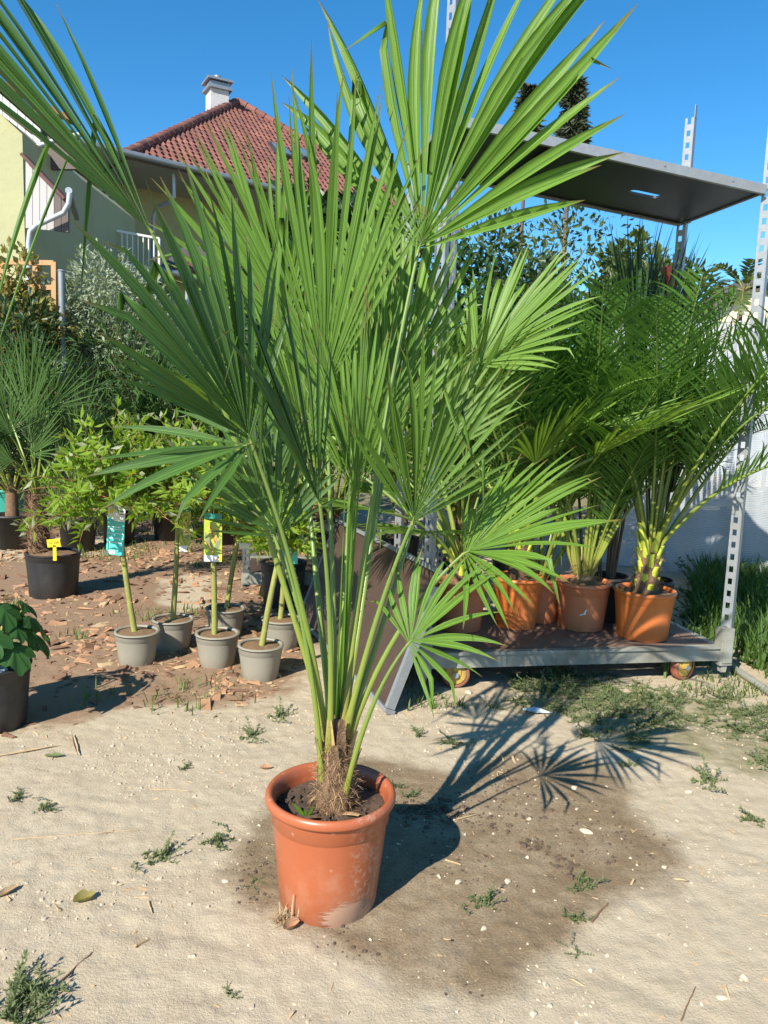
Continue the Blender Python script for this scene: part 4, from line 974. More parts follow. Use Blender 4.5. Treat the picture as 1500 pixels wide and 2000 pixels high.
def hp_(o): return put(house, o)
WB = 2.6
w0 = GL - ed*4.5 + en*WB; w1 = E3 - ed*.6 + en*WB
hp_(slab([Vector((w0.x, w0.y, -.02)), Vector((w1.x, w1.y, -.02)), Vector((w1.x, w1.y, ZE-.02)), Vector((w0.x, w0.y, ZE-.02))], en*.4).obj('wall', 'yellow'))
hp_(slab([GL-ed*4.6+Vector((0, 0, -.03)), E3+Vector((0, 0, -.03)), E3+en*WB+Vector((0, 0, -.03)), GL-ed*4.6+en*WB+Vector((0, 0, -.03))], (0, 0, .05)).obj('soffit', 'soffit'))
roof = hp_(slab([E1, E3, AP], rn*-.12+Vector((0, 0, -.0))).obj('roof', 'slate'))
lb_ = E1 + en*9; hp_(slab([E1, AP, lb_+en*3+ed*half+Vector((0, 0, AP.z-ZE)), lb_+en*3], Vector((0, 0, -.1))).obj('roof', 'tile'))
hp_(slab([E3, E3+en*10, AP+en*10, AP], Vector((0, 0, -.1))).obj('roof', 'tile'))
hp_(slab([GL-ed*4.6+Vector((0, 0, .025)), E1+ed*.4+Vector((0, 0, .025)), E1+ed*.4+en*2.2+Vector((0, 0, .4)), GL-ed*4.6+en*2.2+Vector((0, 0, .4))], (0, 0, .06)).obj('porch_roof', 'gutter'))
# one tile with a wavy section, laid row by row up the hip face
TW, TLn = .19, .28
tm = MB(); rows = []
for i in range(2):
    rows.append([(x*TW, i*TLn*1.12, .028*math.sin(2*math.pi*x)+.034-.022*i) for x in [k/6 for k in range(7)]])
tm.quadstrip(rows); tm.quadstrip([[(x, y, z-.02) for x, y, z in rows[0]], rows[0]]); tile_me = tm.mesh('roof_tile'); tile_me.materials.append(MAT['tile'])
Rr = Matrix((ed, rv, rn)).transposed(); spots = []
nr = int((AP-E1).dot(rv)/TLn)+1; Hs = (AP-E1).dot(rv)
for j in range(nr):
    yv = j*TLn; lo = half*yv/Hs; hi = 2*half-lo; x = lo-.02
    k = 0
    while x < hi-TW*.6:
        spots.append((x, yv)); x += TW
spots.sort(key=lambda s: s[0]*1.0)
rot = Rr.to_4x4(); rest = MB()
for i, (x, yv) in enumerate(spots):
    p = E1 + ed*x + rv*yv + rn*.01
    if i < 300:
        o = bpy.data.objects.new('roof_tile', tile_me); COL.objects.link(o); o.parent = roof
        jit = Matrix.Rotation(random.uniform(-.012, .012), 4, 'Z'); o.matrix_basis = Matrix.Translation(p) @ rot @ jit
    else:
        b = len(rest.v); rest.v.extend([tuple(p + Rr @ Vector(v.co)) for v in tile_me.vertices])
        for f in tile_me.polygons: rest.f.append(tuple(b+q for q in f.vertices)); rest.uv.append(((0, 0), (1, 0), (1, 1), (0, 1))); rest.sm.append(True)
o = rest.obj('far_roof_tiles', 'tile'); o.parent = roof; o['kind'] = 'stuff'
for (a, b) in ((E1, AP), (E3, AP)):
    n = int((b-a).length/.36); dd = (b-a)/n
    rdg = MB(); rdg.tube([(0, 0, 0), (0, 0, dd.length*1.08)], [.135, .11], 10); rm_ = rdg.mesh('ridge_tile'); rm_.materials.append(MAT['tile'])
    for i in range(n):
        o = bpy.data.objects.new('ridge_tile', rm_); COL.objects.link(o); o.parent = roof
        o.matrix_basis = Matrix.Translation(a+dd*i+rn*.04) @ dd.to_track_quat('Z', 'Y').to_matrix().to_4x4()
# skylights
for (u, v) in ((548, 300), (596, 308)):
    d_ = ray(u, v); p = o_ + d_*((E1-o_).dot(rn)/d_.dot(rn)); R3 = Rr
    mb = MB(); mb.box(p+rn*.08, (.62, .75, .13), R3); k = hp_(mb.obj('skylight', 'steel'))
    mb = MB(); mb.box(p+rn*.15, (.48, .60, .02), R3); g_ = mb.obj('pane', 'glass'); g_.parent = k
# gutter and downpipe
mb = MB(); mb.tube([GL-ed*4.6-en*.06+Vector((0, 0, .02)), E3-en*.06+Vector((0, 0, .02))], .085, 10); hp_(mb.obj('gutter', 'gutter'))
yg = (E1+ed*1.9).y
mb = MB(); mb.tube([PX(337, 332, yg), PX(339, 345, yg), PX(340, 385, yg), PX(330, 396, yg), PX(306, 404, yg+.5), PX(300, 420, yg+.6), PX(298, 505, yg+.6)], .05, 8); hp_(mb.obj('downpipe', 'pipe'))
# chimney with capped top
cy = AP.y-1.2
cx0, cx1 = PX(397, 235, cy), PX(443, 235, cy); wz0, wz1 = PX(400, 240, cy).z-1.0, PX(420, 172, cy).z; cw = cx1.x-cx0.x
chm = MB(); chm.box(((cx0.x+cx1.x)/2, cy+.3, (wz0+wz1)/2), (cw*.78, cw*.78, wz1-wz0), Matrix.Rotation(.5, 3, 'Z')); ch = hp_(chm.obj('chimney', 'concrete'))
mb = MB(); ccx = (cx0.x+cx1.x)/2
for k, (zz, hh, ww) in enumerate(((.03, .10, 1.02), (.14, .12, .85), (.27, .07, 1.08))): mb.box((ccx, cy+.3, wz1+zz), (cw*ww, cw*ww, hh), Matrix.Rotation(.5, 3, 'Z'))
mb.obj('chimney_cap', 'gutter', ch)
mb = MB(); mb.tube([(ccx, cy+.3, wz1+.3), (ccx, cy+.3, wz1+.48)], .12, 12); mb.obj('flue', 'galv', ch)
# balcony
B0, B1 = PX(95, 427, 18.2), PX(311, 466, 18.6+.4); b0, b1 = Vector((B0.x, B0.y, PX(95, 497, B0.y).z)), Vector((B1.x, B1.y, PX(311, 531, B1.y).z))
hp_(slab([b0+Vector((-.4, -.1, -.22)), b1+Vector((.1, -.1, -.22)), b1+Vector((.3, 2.4, -.22)), b0+Vector((-.4, 2.6, -.22))], (0, 0, .2)).obj('balcony_floor', 'board'))
mb = MB(); mb.bar(B0, B1, .06, .05); mb.bar(b0+Vector((0, 0, .06)), b1+Vector((0, 0, .06)), .05, .04); rl = hp_(mb.obj('railing', 'white'))
for k in range(21):
    t = k/20; mb = MB(); mb.tube([b0.lerp(b1, t)-Vector((0, 0, .05)), B0.lerp(B1, t)], .016 if k % 20 else .035, 6); q = mb.obj('baluster', 'white', rl)
# balcony door and window, each with frame and pane
def opening(u0, u1, v0, v1, y, nm, mullion=True):
    a, b = PX(u0, v1, y), PX(u1, v0, y); c_ = (a+b)/2; w_, h_ = abs(b.x-a.x), abs(b.z-a.z)
    mb = MB()
    for x in (-w_/2, w_/2)+((0,) if mullion else ()): mb.box((c_.x+x, y, c_.z), (.07, .08, h_+.07))
    for z in (-h_/2, h_/2): mb.box((c_.x, y, c_.z+z), (w_-.07, .078, .07))
    f = hp_(mb.obj(nm, 'white')); m2 = MB(); m2.box((c_.x, y+.02, c_.z), (w_, .02, h_)); g_ = m2.obj('pane', 'glass', f)
yw = (E1+en*WB).y
opening(196, 224, 372, 480, (w0+(w1-w0)*.32).y-.35, 'balcony_door'); opening(438, 462, 385, 470, (w0+(w1-w0)*.5).y-.3, 'window')
# annex: low tiled lean-to with gutter
q0, q1 = PX(312, 528, 17.0), PX(475, 562, 18.2)
hp_(slab([q0, q1, q1+Vector((.2, 2.6, 1.0)), q0+Vector((-.1, 2.6, 1.0))], (0, 0, .08)).obj('lean_to_roof', 'darkwood'))
lt = MB(); lt.tube([(0, 0, 0), (0, .36, .13)], [.10, .09], 8); ltm = lt.mesh('roof_tile'); ltm.materials.append(MAT['tile']); e_ = (q1-q0).normalized()
for i in range(14):
    for j in range(3):
        o = bpy.data.objects.new('roof_tile', ltm); COL.objects.link(o); o.location = q0+e_*(.62+.19*i)*((q1-q0).length/3.6)+Vector((.02*j, .34*j, .1+.13*j)); hp_(o)
mb = MB(); mb.tube([q0+Vector((0, -.06, 0)), q1+Vector((0, -.06, 0))], .07, 8); hp_(mb.obj('gutter', 'gutter'))
aw = MB(); hp_(slab([Vector((q0.x, q0.y+1, 0)), Vector((q1.x, q1.y+1, 0)), q1+Vector((0, 1, .2)), q0+Vector((0, 1, .2))], (0, .3, 0)).obj('annex_wall', 'yellow'))
mb = MB(); mb.tube([PX(362, 530, 17.2), PX(366, 560, 17.3), PX(364, 660, 17.4)], .045, 8); hp_(mb.obj('downpipe', 'pipe'))

# nearer wing with a boarded gable
yn = 14.0
wing = thing('yellow_wing', 'pale yellow house wing with white boarded gable and a bent downpipe', 'house', Vector((PX(0, 500, yn).x, yn, 0)))
def wp(o): return put(wing, o)
gx = PX(47, 400, yn).x
Lz = PX(-140, 150, yn)
pz = lambda u, v: PX(u, v, yn)
wp(slab([Vector((gx-4, yn, 0)), Vector((gx, yn, 0)), Vector((gx, yn, pz(47, 262).z)), Vector((pz(0, 222).x, yn, pz(0, 222).z)), Vector((gx-4, yn, pz(-300, -30).z))], (0, 6, 0)).obj('wall', 'yellow'))
mb = MB(); mb.bar(pz(-150, 95)+Vector((0, .0, .06)), pz(52, 262)+Vector((.04, 0, .06)), .3, .05, Vector((.5, 0, 1))); wp(mb.obj('verge', 'tile'))
# boarded gable behind: separate planks
y2 = 15.0; pw = 15
top = lambda u: 168+(u+20)*.52
for k in range(9):
    u0, u1 = -40+k*pw, -40+k*pw+pw-1.2
    if u1 > 82: break
    vb = 330 if k < 7 else 300
    wp(slab([PX(u0, vb, y2), PX(u1, vb, y2), PX(u1, top(u1), y2), PX(u0, top(u0), y2)], (0, .06+.012*(k % 2), 0)).obj('plank', 'board'))
wp(slab([PX(-40, 330, y2+.12), PX(150, 330, y2+.12), PX(150, 260, y2+.12), PX(-40, 160, y2+.12)], (0, .1, 0)).obj('gable_backing', 'darkwood'))
mb = MB(); mb.bar(PX(-60, 130, y2), PX(148, 240, y2), .4, .07, Vector((.4, 0, 1))); wp(mb.obj('verge', 'tile'))
mb = MB(); mb.tube([PX(160, 262, y2-.3), PX(125, 268, y2-.4), PX(75, 285, y2-.4), PX(57, 302, y2-.4), PX(55, 330, y2-.4)], .046, 8); wp(mb.obj('upper_downpipe', 'pipe'))
# boarded canopy with tile edge
y3 = 13.7
for k in range(6):
    a0 = 50+k*14; a1 = a0+13
    f0, f1 = 315+(a0-50)*.95, 315+(a1-50)*.95
    wp(slab([PX(a0, 445+(a0-50)*.1, y3), PX(a1, 445+(a1-50)*.1, y3), PX(a1, f1, y3), PX(a0, f0, y3)], (0, .05+.01*(k % 2), 0)).obj('canopy_plank', 'darkwood' if k > 3 else 'soffit'))
mb = MB(); mb.bar(PX(48, 305, y3), PX(132, 392, y3), .3, .05, Vector((.6, 0, 1))); wp(mb.obj('canopy_verge', 'tile'))
mb = MB(); mb.tube([PX(136, 378, y3-.15), PX(134, 398, y3-.15), PX(124, 416, y3-.15), PX(72, 440, y3-.15), PX(59, 452, y3-.15), PX(56, 475, y3-.15), PX(56, 620, y3-.15)], .046, 10); wp(mb.obj('downpipe', 'pipe'))
mb = MB(); mb.tube([PX(134, 372, y3-.15), PX(150, 425, y3+1)], .06, 8); wp(mb.obj('canopy_gutter', 'gutter'))

# ------------------------------------------------------------------ background trees and shrubs
def tube_rand(mb, a, b, r0, r1, seed, n=6, wob=.06):
    rnd = random.Random(seed); a, b = Vector(a), Vector(b); L = (b-a).length
    pts = [a.lerp(b, i/n)+(Vector((rnd.uniform(-1, 1), rnd.uniform(-1, 1), 0))*wob*L/3 if 0 < i < n else Vector()) for i in range(n+1)]
    mb.tube(pts, [r0+(r1-r0)*i/n for i in range(n+1)], 7); return pts
def leafy(name, label, cat, base, H, rx, rz, nl, L, mat, seed, wr=.28, ry=None, trunk_h=.3, clumps=14, group=None, hang=0.0, tw='bark', sticks=0):
    rnd = random.Random(seed); t = thing(name, label, cat, base, 0, group); ry = ry or rx
    tb = MB(); tip = Vector((0, 0, H-rz)); tube_rand(tb, (0, 0, -.05), tip, .035*H/2+.01, .012*H/2, seed)
    cl = []
    for k in range(clumps):
        while True:
            p = Vector((rnd.uniform(-1, 1), rnd.uniform(-1, 1), rnd.uniform(-1, 1)))
            if p.length < 1: break
        q = Vector((p.x*rx, p.y*ry, H-rz+p.z*rz)); cl.append((q, rnd.uniform(.25, .48)*min(rx, rz)*1.2))
        tb.tube([tip*rnd.uniform(.5, 1), (tip*.9+q)/2+Vector((0, 0, -.05)), q], [.010*H/2+.003, .006*H/2+.002, .003], 5, False)
    tb.obj('trunk', tw, t); mb = MB()
    for i in range(nl):
        q, r = cl[i % clumps]
        u = Vector((rnd.gauss(0, 1), rnd.gauss(0, 1), rnd.gauss(0, 1))).normalized()*r*rnd.random()**.35
        d = (u.normalized()+Vector((rnd.gauss(0, .6), rnd.gauss(0, .6), rnd.gauss(.1-hang, .6)))).normalized()
        leafquad(mb, q+u, d, Vector((rnd.gauss(0, 1), rnd.gauss(0, 1), rnd.gauss(0, .4))), L*rnd.uniform(.6, 1.25), L*wr*.5*rnd.uniform(.8, 1.2))
    c = mb.obj('crown', mat, t); return t
def gp(u, v, y): p = PX(u, v, y); return Vector((p.x, p.y, 0))
def hz(v, u, y): return PX(u, v, y).z
leafy('olive_shrub', 'silvery grey-green olive shrub in front of the balcony', 'shrub', gp(215, 700, 9.0), hz(515, 215, 9.0), .68, .9, 20000, .085, 'olive', 1, .28, clumps=52)
leafy('ivy_bush', 'yellowing ivy grown over a wooden trellis', 'climber', gp(45, 700, 8.25), hz(498, 45, 8.25), .46, .75, 4200, .085, 'ivy', 2, .7, .16, clumps=34)
leafy('dark_shrub', 'dense dark evergreen shrub below the trellis', 'shrub', gp(20, 800, 7.6), hz(610, 20, 7.6), .62, .8, 3200, .15, 'dark', 3, .18, clumps=22)
leafy('laurel_tree', 'dark glossy laurel rising behind the red roof corner', 'tree', gp(655, 600, 9.0), hz(318, 655, 9.0), .62, .95, 3000, .16, 'dark', 4, .42, clumps=22)
leafy('laurel_bush', 'dark glossy laurel bush behind the second trolley', 'shrub', gp(560, 700, 8.6), hz(470, 560, 8.6), .9, 1.1, 3000, .16, 'dark', 5, .4, clumps=24)
leafy('feathery_shrub', 'blue-green feathery shrub between olive and willows', 'shrub', gp(300, 800, 7.6), hz(655, 300, 7.6), .85, .7, 3600, .16, 'palmgrey', 6, .12, clumps=24)
leafy('dark_hedge_shrub', 'tall dark shrub filling the gap behind the potted palms', 'shrub', gp(800, 700, 7.6), hz(470, 800, 7.6), .9, 1.1, 3200, .15, 'dark', 7, .35, clumps=26)
leafy('dark_hedge_shrub', 'broad dark shrub behind the loaded trolley', 'shrub', gp(1030, 700, 7.4), hz(520, 1030, 7.4), .9, 1.0, 3000, .15, 'dark', 8, .3, clumps=26)
leafy('walnut_tree', 'pale green deciduous tree seen under the high shelf', 'tree', gp(1285, 600, 17), hz(440, 1285, 17), 1.2, 1.9, 3600, .26, 'tree', 9, .45, clumps=30)
leafy('garden_tree', 'loose light green tree between the shelf and the roof', 'tree', gp(1225, 600, 15), hz(470, 1225, 15), .9, 1.5, 2200, .22, 'tree', 10, .45, clumps=22)
leafy('garden_tree', 'broad green tree standing in front of the two spruces', 'tree', gp(1050, 600, 19), hz(425, 1050, 19), 1.9, 2.0, 6000, .21, 'tree', 15, .42, clumps=44)
# tree of heaven: radiating feather leaves
th_ = thing('tree_of_heaven', 'young tree with radiating feather leaves beside the dark roof', 'tree', gp(1440, 700, 11))
mb = MB(); zt = hz(560, 1440, 11); tube_rand(mb, (0, 0, 0), (0, 0, zt), .05, .025, 3); mb.obj('trunk', 'bark', th_)
a_, b_ = pinnate(77, 1.0, .9, 12, .26, .034, .35, .1, .2); a_.materials.append(MAT['tree']); b_.materials.append(MAT['stem']); LIB['ail'] = [(a_, b_)]
crown(th_, 'ail', (0, 0, zt), 16, (.2, 1.5), (.5, .75), 44)
# spruces
def spruce(base, H, R, label, seed):
    rnd = random.Random(seed); t = thing('spruce_tree', label, 'tree', base)
    mb = MB(); mb.tube([(0, 0, 0), (0, 0, H)], [.16, .02], 8); mb.obj('trunk', 'bark', t); nb = MB()
    lay = 22
    for k in range(lay):
        f = (k+.5)/lay; z = H*(.74+.26*f); r = R*(1-f)**.85+.12
        for j in range(9):
            a = rnd.uniform(0, 6.28); p = Vector((0, 0, z)); d = Vector((math.cos(a), math.sin(a), rnd.uniform(-.35, .15)))
            for q in range(9):
                s = (q+1)/9; pp = p+d*r*s*rnd.uniform(.85, 1.1)-Vector((0, 0, .10*s*r))
                for w in range(2):
                    dd = d+Vector((rnd.gauss(0, .6), rnd.gauss(0, .6), rnd.gauss(-.15, .4)))
                    leafquad(nb, pp, dd, (rnd.gauss(0, 1), rnd.gauss(0, 1), rnd.gauss(0, 1)), rnd.uniform(.2, .38), .045)
    nb.obj('crown', 'spruce', t)
spruce(gp(1095, 600, 26), hz(152, 1095, 26), .5, 'slim spruce top rising behind the high shelf', 1)
spruce(gp(1010, 600, 27), hz(165, 1010, 27), .5, 'spruce half hidden by the great palm fan', 2)
# feather palms and tufts in the nursery rows behind the willows
for k, (u, v, y, key, n, sc, lab, ct) in enumerate([
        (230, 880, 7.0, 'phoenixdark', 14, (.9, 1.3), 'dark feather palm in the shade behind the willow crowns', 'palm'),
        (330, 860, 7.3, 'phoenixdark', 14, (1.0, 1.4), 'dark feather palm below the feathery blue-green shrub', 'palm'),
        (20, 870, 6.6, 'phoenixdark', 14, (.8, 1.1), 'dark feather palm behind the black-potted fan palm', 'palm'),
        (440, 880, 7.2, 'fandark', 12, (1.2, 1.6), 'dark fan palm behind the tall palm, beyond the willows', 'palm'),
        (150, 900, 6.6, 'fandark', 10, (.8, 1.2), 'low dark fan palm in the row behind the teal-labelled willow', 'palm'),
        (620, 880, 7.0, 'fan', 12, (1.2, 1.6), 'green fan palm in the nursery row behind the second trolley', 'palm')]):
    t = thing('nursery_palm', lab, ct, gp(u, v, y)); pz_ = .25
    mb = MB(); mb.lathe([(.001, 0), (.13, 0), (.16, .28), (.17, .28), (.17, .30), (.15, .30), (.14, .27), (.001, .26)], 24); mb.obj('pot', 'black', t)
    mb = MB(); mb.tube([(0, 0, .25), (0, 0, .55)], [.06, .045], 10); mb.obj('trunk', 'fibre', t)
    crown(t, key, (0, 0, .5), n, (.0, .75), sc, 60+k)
# wooden trellis behind the ivy
tr = thing('wooden_trellis', 'orange-brown wooden trellis frame carrying the ivy', 'trellis', gp(50, 700, 8.7))
tb = tr.location
for (u0, v0, u1, v1) in ((0, 512, 106, 514), (106, 512, 108, 800), (4, 512, 4, 800), (70, 520, 72, 700), (0, 560, 106, 562), (0, 620, 106, 622)):
    mb = MB(); mb.bar(PX(u0, v0, 8.35)-tb, PX(u1, v1, 8.35)-tb, .05, .05, Vector((0, 1, .01))); mb.obj('lath', 'wood', tr)
gpst = thing('grey_post', 'slim grey metal post beside the trellis', 'post', gp(125, 800, 8.2)); mb = MB(); mb.tube([(0, 0, -.05), (0, 0, hz(530, 125, 8.2))], .035, 10); mb.tube([(0, 0, hz(530, 125, 8.2)), (0, 0, hz(527, 125, 8.2))], [.042, .03], 10); mb.obj('pole', 'galv', gpst)

# distant pots
for k, (u, v, R, H, mat, lab) in enumerate([(350, 985, .24, .42, 'orange', 'bright orange pot with a straggly shrub on the far grass'), (280, 978, .33, .52, 'orange2', 'large dull orange pot in the shade behind the willows'), (28, 1025, .20, .38, 'tagdteal', 'teal pot with a pink strap-leaved cordyline')]):
    p = G(u, v); y = p.y*1.0 if k < 2 else p.y
    sc = 1.0
    t = thing('far_pot', lab, 'potted plant', Vector((p.x, y, 0)))
    make_pot(t, R, H, R*.75, mat, 'coir', 90+k, rim=.03, band=.05, lip=.015, sides=28)
    if k == 2: strap_tuft(t, (0, 0, H-.05), 60, .75, .016, 5, 1.2, .5, 'redleaf')
    else:
        willow_crown(t, (0, 0, H-.05), .75, 200+k, 34, 16, L=.11)

# ------------------------------------------------------------------ right side: net fence, foil, bungalow, weeds
def netmat():
    m, n, l, p, out = newmat('shade_net'); uv = n.new('ShaderNodeUVMap'); sp = n.new('ShaderNodeSeparateXYZ'); l.new(uv.outputs[0], sp.inputs[0])
    fx = math_(n, l, 'LESS_THAN', math_(n, l, 'FRACT', math_(n, l, 'MULTIPLY', sp.outputs[0], 260)), .62)
    fy = math_(n, l, 'LESS_THAN', math_(n, l, 'FRACT', math_(n, l, 'MULTIPLY', sp.outputs[1], 150)), .55)
    a = math_(n, l, 'MAXIMUM', fx, fy); tc = n.new('ShaderNodeTexCoord'); z = noise(n, 2, 4, .6, tc.outputs['Object'], l)
    l.new(mixc(n, l, z.outputs[0], (.34, .37, .40), (.50, .53, .56)), p.inputs['Base Color']); p.inputs['Roughness'].default_value = .7
    tl = n.new('ShaderNodeBsdfTranslucent'); tl.inputs[0].default_value = (.6, .62, .64, 1); m1 = n.new('ShaderNodeMixShader'); m1.inputs[0].default_value = .3; l.new(p.outputs[0], m1.inputs[1]); l.new(tl.outputs[0], m1.inputs[2])
    t = n.new('ShaderNodeBsdfTransparent'); mx = n.new('ShaderNodeMixShader'); l.new(a, mx.inputs[0]); l.new(t.outputs[0], mx.inputs[1]); l.new(m1.outputs[0], mx.inputs[2]); l.new(mx.outputs[0], out.inputs[0]); return m
MAT['net'] = netmat()
F0, F1 = gp(1180, 900, 6.9), gp(1620, 900, 6.0); FZ = 2.12
fence = thing('net_fence', 'grey-white shade net fence stretched on posts beside the trolley', 'fence', F0)
fe = F1-F0; mb = MB(); rows = []
for i in range(9):
    rows.append([fe*(j/40)+Vector((0, .03*math.sin(j*.9)+.02*math.sin(i*1.1+j*.35), FZ*i/8+.02*math.sin(j*.5)*(i/8))) for j in range(41)])
mb.quadstrip(rows); mb.obj('net', 'net', fence)
for t_ in (0.0, .34, .68, 1.0):
    mb = MB(); mb.tube([fe*t_+Vector((0, .06, -.05)), fe*t_+Vector((0, .06, FZ+.06))], .025, 8); mb.obj('fence_post', 'galv', fence)
mb = MB(); mb.tube([Vector((0, .05, FZ)), fe+Vector((0, .05, FZ))], .006, 6); mb.tube([Vector((0, .05, .75)), fe+Vector((0, .05, .75))], .006, 6); mb.obj('tension_wire', 'galv', fence)
# foil tunnel behind the net
ft = thing('foil_tunnel', 'white foil growing tunnel behind the shade net', 'greenhouse', gp(1330, 900, 8.2)); mb = MB(); rows = []
for i in range(11):
    a = math.pi*i/10*.5; rows.append([Vector((-.6+4.5*j/10, .9*(1-math.cos(a))+.03*math.sin(j*2), .75+1.35*math.sin(a))) for j in range(11)])
mb.quadstrip(rows); sh = mb.obj('foil_sheet', 'sheet', ft)
for j in range(4):
    mb = MB(); mb.tube([Vector((-.6+1.5*j, .9*(1-math.cos(math.pi*i/20)), .75+1.32*math.sin(math.pi*i/20))) for i in range(11)], .018, 6); mb.obj('hoop', 'galv', ft)
    mb = MB(); mb.tube([(-.6+1.5*j, 0, -.02), (-.6+1.5*j, 0, .8)], .02, 6); mb.obj('hoop_leg', 'galv', ft)
mb = MB(); mb.box((1.2, .3, .42), (3.4, .5, .03)); bench = mb.obj('bench_top', 'rail', ft)
dt = thing('dried_potted_plant', 'straw-coloured dried plant on the bench behind the net', 'potted plant', ft.location+Vector((.75, .25, .436)))
mb = MB(); mb.lathe([(.001, 0), (.06, 0), (.08, .12), (.086, .12), (.086, .135), (.07, .135), (.065, .12), (.001, .115)], 20); mb.obj('pot', 'tagwhite', dt); strap_tuft(dt, (0, 0, .11), 120, .38, .010, 3, 1.3, .8, 'dry')
dt = thing('dried_potted_plant', 'orange-brown withered grass tuft on the bench, next to the straw-coloured one', 'potted plant', ft.location+Vector((.3, .2, .436)))
mb = MB(); mb.lathe([(.001, 0), (.06, 0), (.08, .12), (.086, .12), (.086, .135), (.07, .135), (.065, .12), (.001, .115)], 20); mb.obj('pot', 'black', dt); strap_tuft(dt, (0, 0, .11), 100, .34, .010, 8, 1.3, .8, 'fibrelight')
# bungalow gable
by = 16.0
bw = thing('beige_bungalow', 'beige gable wall of a bungalow with dark roof beyond the fence', 'house', gp(1450, 700, by))
def bwp(o): return put(bw, o)
z_ = lambda u, v: PX(u, v, by)
bwp(slab([Vector((z_(1355, 700).x, by, 0)), Vector((z_(1640, 700).x, by, 0)), z_(1640, 640), z_(1500, 560), z_(1462, 566), Vector((z_(1355, 640).x, by, z_(1355, 640).z))], (0, 5, 0)).obj('wall', 'beige'))
mb = MB(); mb.bar(z_(1330, 652)+Vector((0, .6, .1)), z_(1470, 556)+Vector((0, .6, .1)), 1.6, .14, Vector((-.6, 0, 1))); bwp(mb.obj('roof', 'slate'))
mb = MB(); mb.bar(z_(1470, 556)+Vector((0, .6, .1)), z_(1660, 648)+Vector((0, .6, .1)), 1.6, .14, Vector((.6, 0, 1))); bwp(mb.obj('roof', 'slate'))

# ------------------------------------------------------------------ ground cover
def blades(name, label, pts, h, mat, seed, w=.0035, lean=.5, cat=None):
    rng = np.random.default_rng(seed); n = len(pts); pts = np.array(pts); z = relief(pts[:, 0], pts[:, 1])*np.clip(1.2-np.hypot(pts[:, 0], pts[:, 1]-3)/14, 0, 1)
    a = rng.uniform(0, 6.28, n); hh = h*rng.uniform(.45, 1.15, n); ln = lean*rng.uniform(.1, 1.2, n)*hh; ww = w*rng.uniform(.6, 1.4, n)
    cx, cyy = np.cos(a), np.sin(a); V = np.zeros((n, 5, 3))
    base = np.stack([pts[:, 0], pts[:, 1], z-.004], 1); side = np.stack([-cyy, cx, np.zeros(n)], 1)*ww[:, None]; out = np.stack([cx, cyy, np.zeros(n)], 1)
    V[:, 0] = base-side; V[:, 1] = base+side; m = base+out*(ln*.35)[:, None]+np.stack([0*hh, 0*hh, hh*.6], 1); V[:, 2] = m+side*.8; V[:, 3] = m-side*.8
    V[:, 4] = base+out*ln[:, None]+np.stack([0*hh, 0*hh, hh], 1)
    me = bpy.data.meshes.new(name); me.vertices.add(n*5); me.vertices.foreach_set('co', V.reshape(-1).astype(np.float32))
    b = (np.arange(n)*5)[:, None]; lp_ = np.concatenate([b+np.array([0, 1, 2, 3]), b+np.array([3, 2, 4])], 1).astype(np.int32)
    me.loops.add(n*7); me.loops.foreach_set('vertex_index', lp_.reshape(-1)); me.polygons.add(n*2)
    ls = np.stack([np.arange(n)*7, np.arange(n)*7+4], 1).reshape(-1).astype(np.int32); me.polygons.foreach_set('loop_start', ls); me.update(calc_edges=True)
    ul = me.uv_layers.new(name='UVMap'); ul.data.foreach_set('uv', np.tile(np.array([0, 0, 1, 0, 1, .6, 0, .6, 0, .6, 1, .6, .5, 1], np.float32), n))
    o = link(name, me, mat); o['kind'] = 'stuff'; o['label'] = label; o['category'] = 'grass'; return o
def scatter(poly, n, seed, thr=-.02, sc=2.5):
    rng = np.random.default_rng(seed); lo, hi = poly.min(0), poly.max(0); P_ = rng.uniform(lo, hi, (n*4, 2))
    d = polydist(P_[:, 0], P_[:, 1], poly); k = (d > 0) & (fbm(P_[:, 0], P_[:, 1], sc, 3, seed) > thr); return P_[k][:n]
blades('grass_strip', 'rough green grass strip along the far edge of the yard', scatter(gpoly([(-300, 985), (60, 990), (200, 985), (330, 1000), (430, 1020), (560, 1060), (640, 1040), (640, 930), (-300, 930)]), 15000, 1, -.25, .8), .15, 'grass', 1, .006)
blades('tall_weeds', 'tall lush weeds growing beside the trolley end', scatter(gpoly([(1290, 1330), (1340, 1225), (1360, 1120), (1700, 1080), (2000, 1180), (1800, 1420), (1500, 1330), (1420, 1270), (1400, 1290)]), 7000, 2, -.05, 1.6), .24, 'lush', 2, .005, .8)
blades('sparse_grass', 'sparse grass tufts among the bark litter', scatter(MULCH, 9000, 4, .20, 2.2), .06, 'grass', 4, .003, 1.0)
UND = np.array([CT(-.3, -.25)[:2], CT(1.5, -.25)[:2], CT(1.55, .9)[:2], CT(-.2, .9)[:2]])
blades('trolley_grass', 'thin grass growing under the trolley', scatter(UND, 1400, 5, .12, 3.5), .05, 'grass', 5, .003, 1.0)

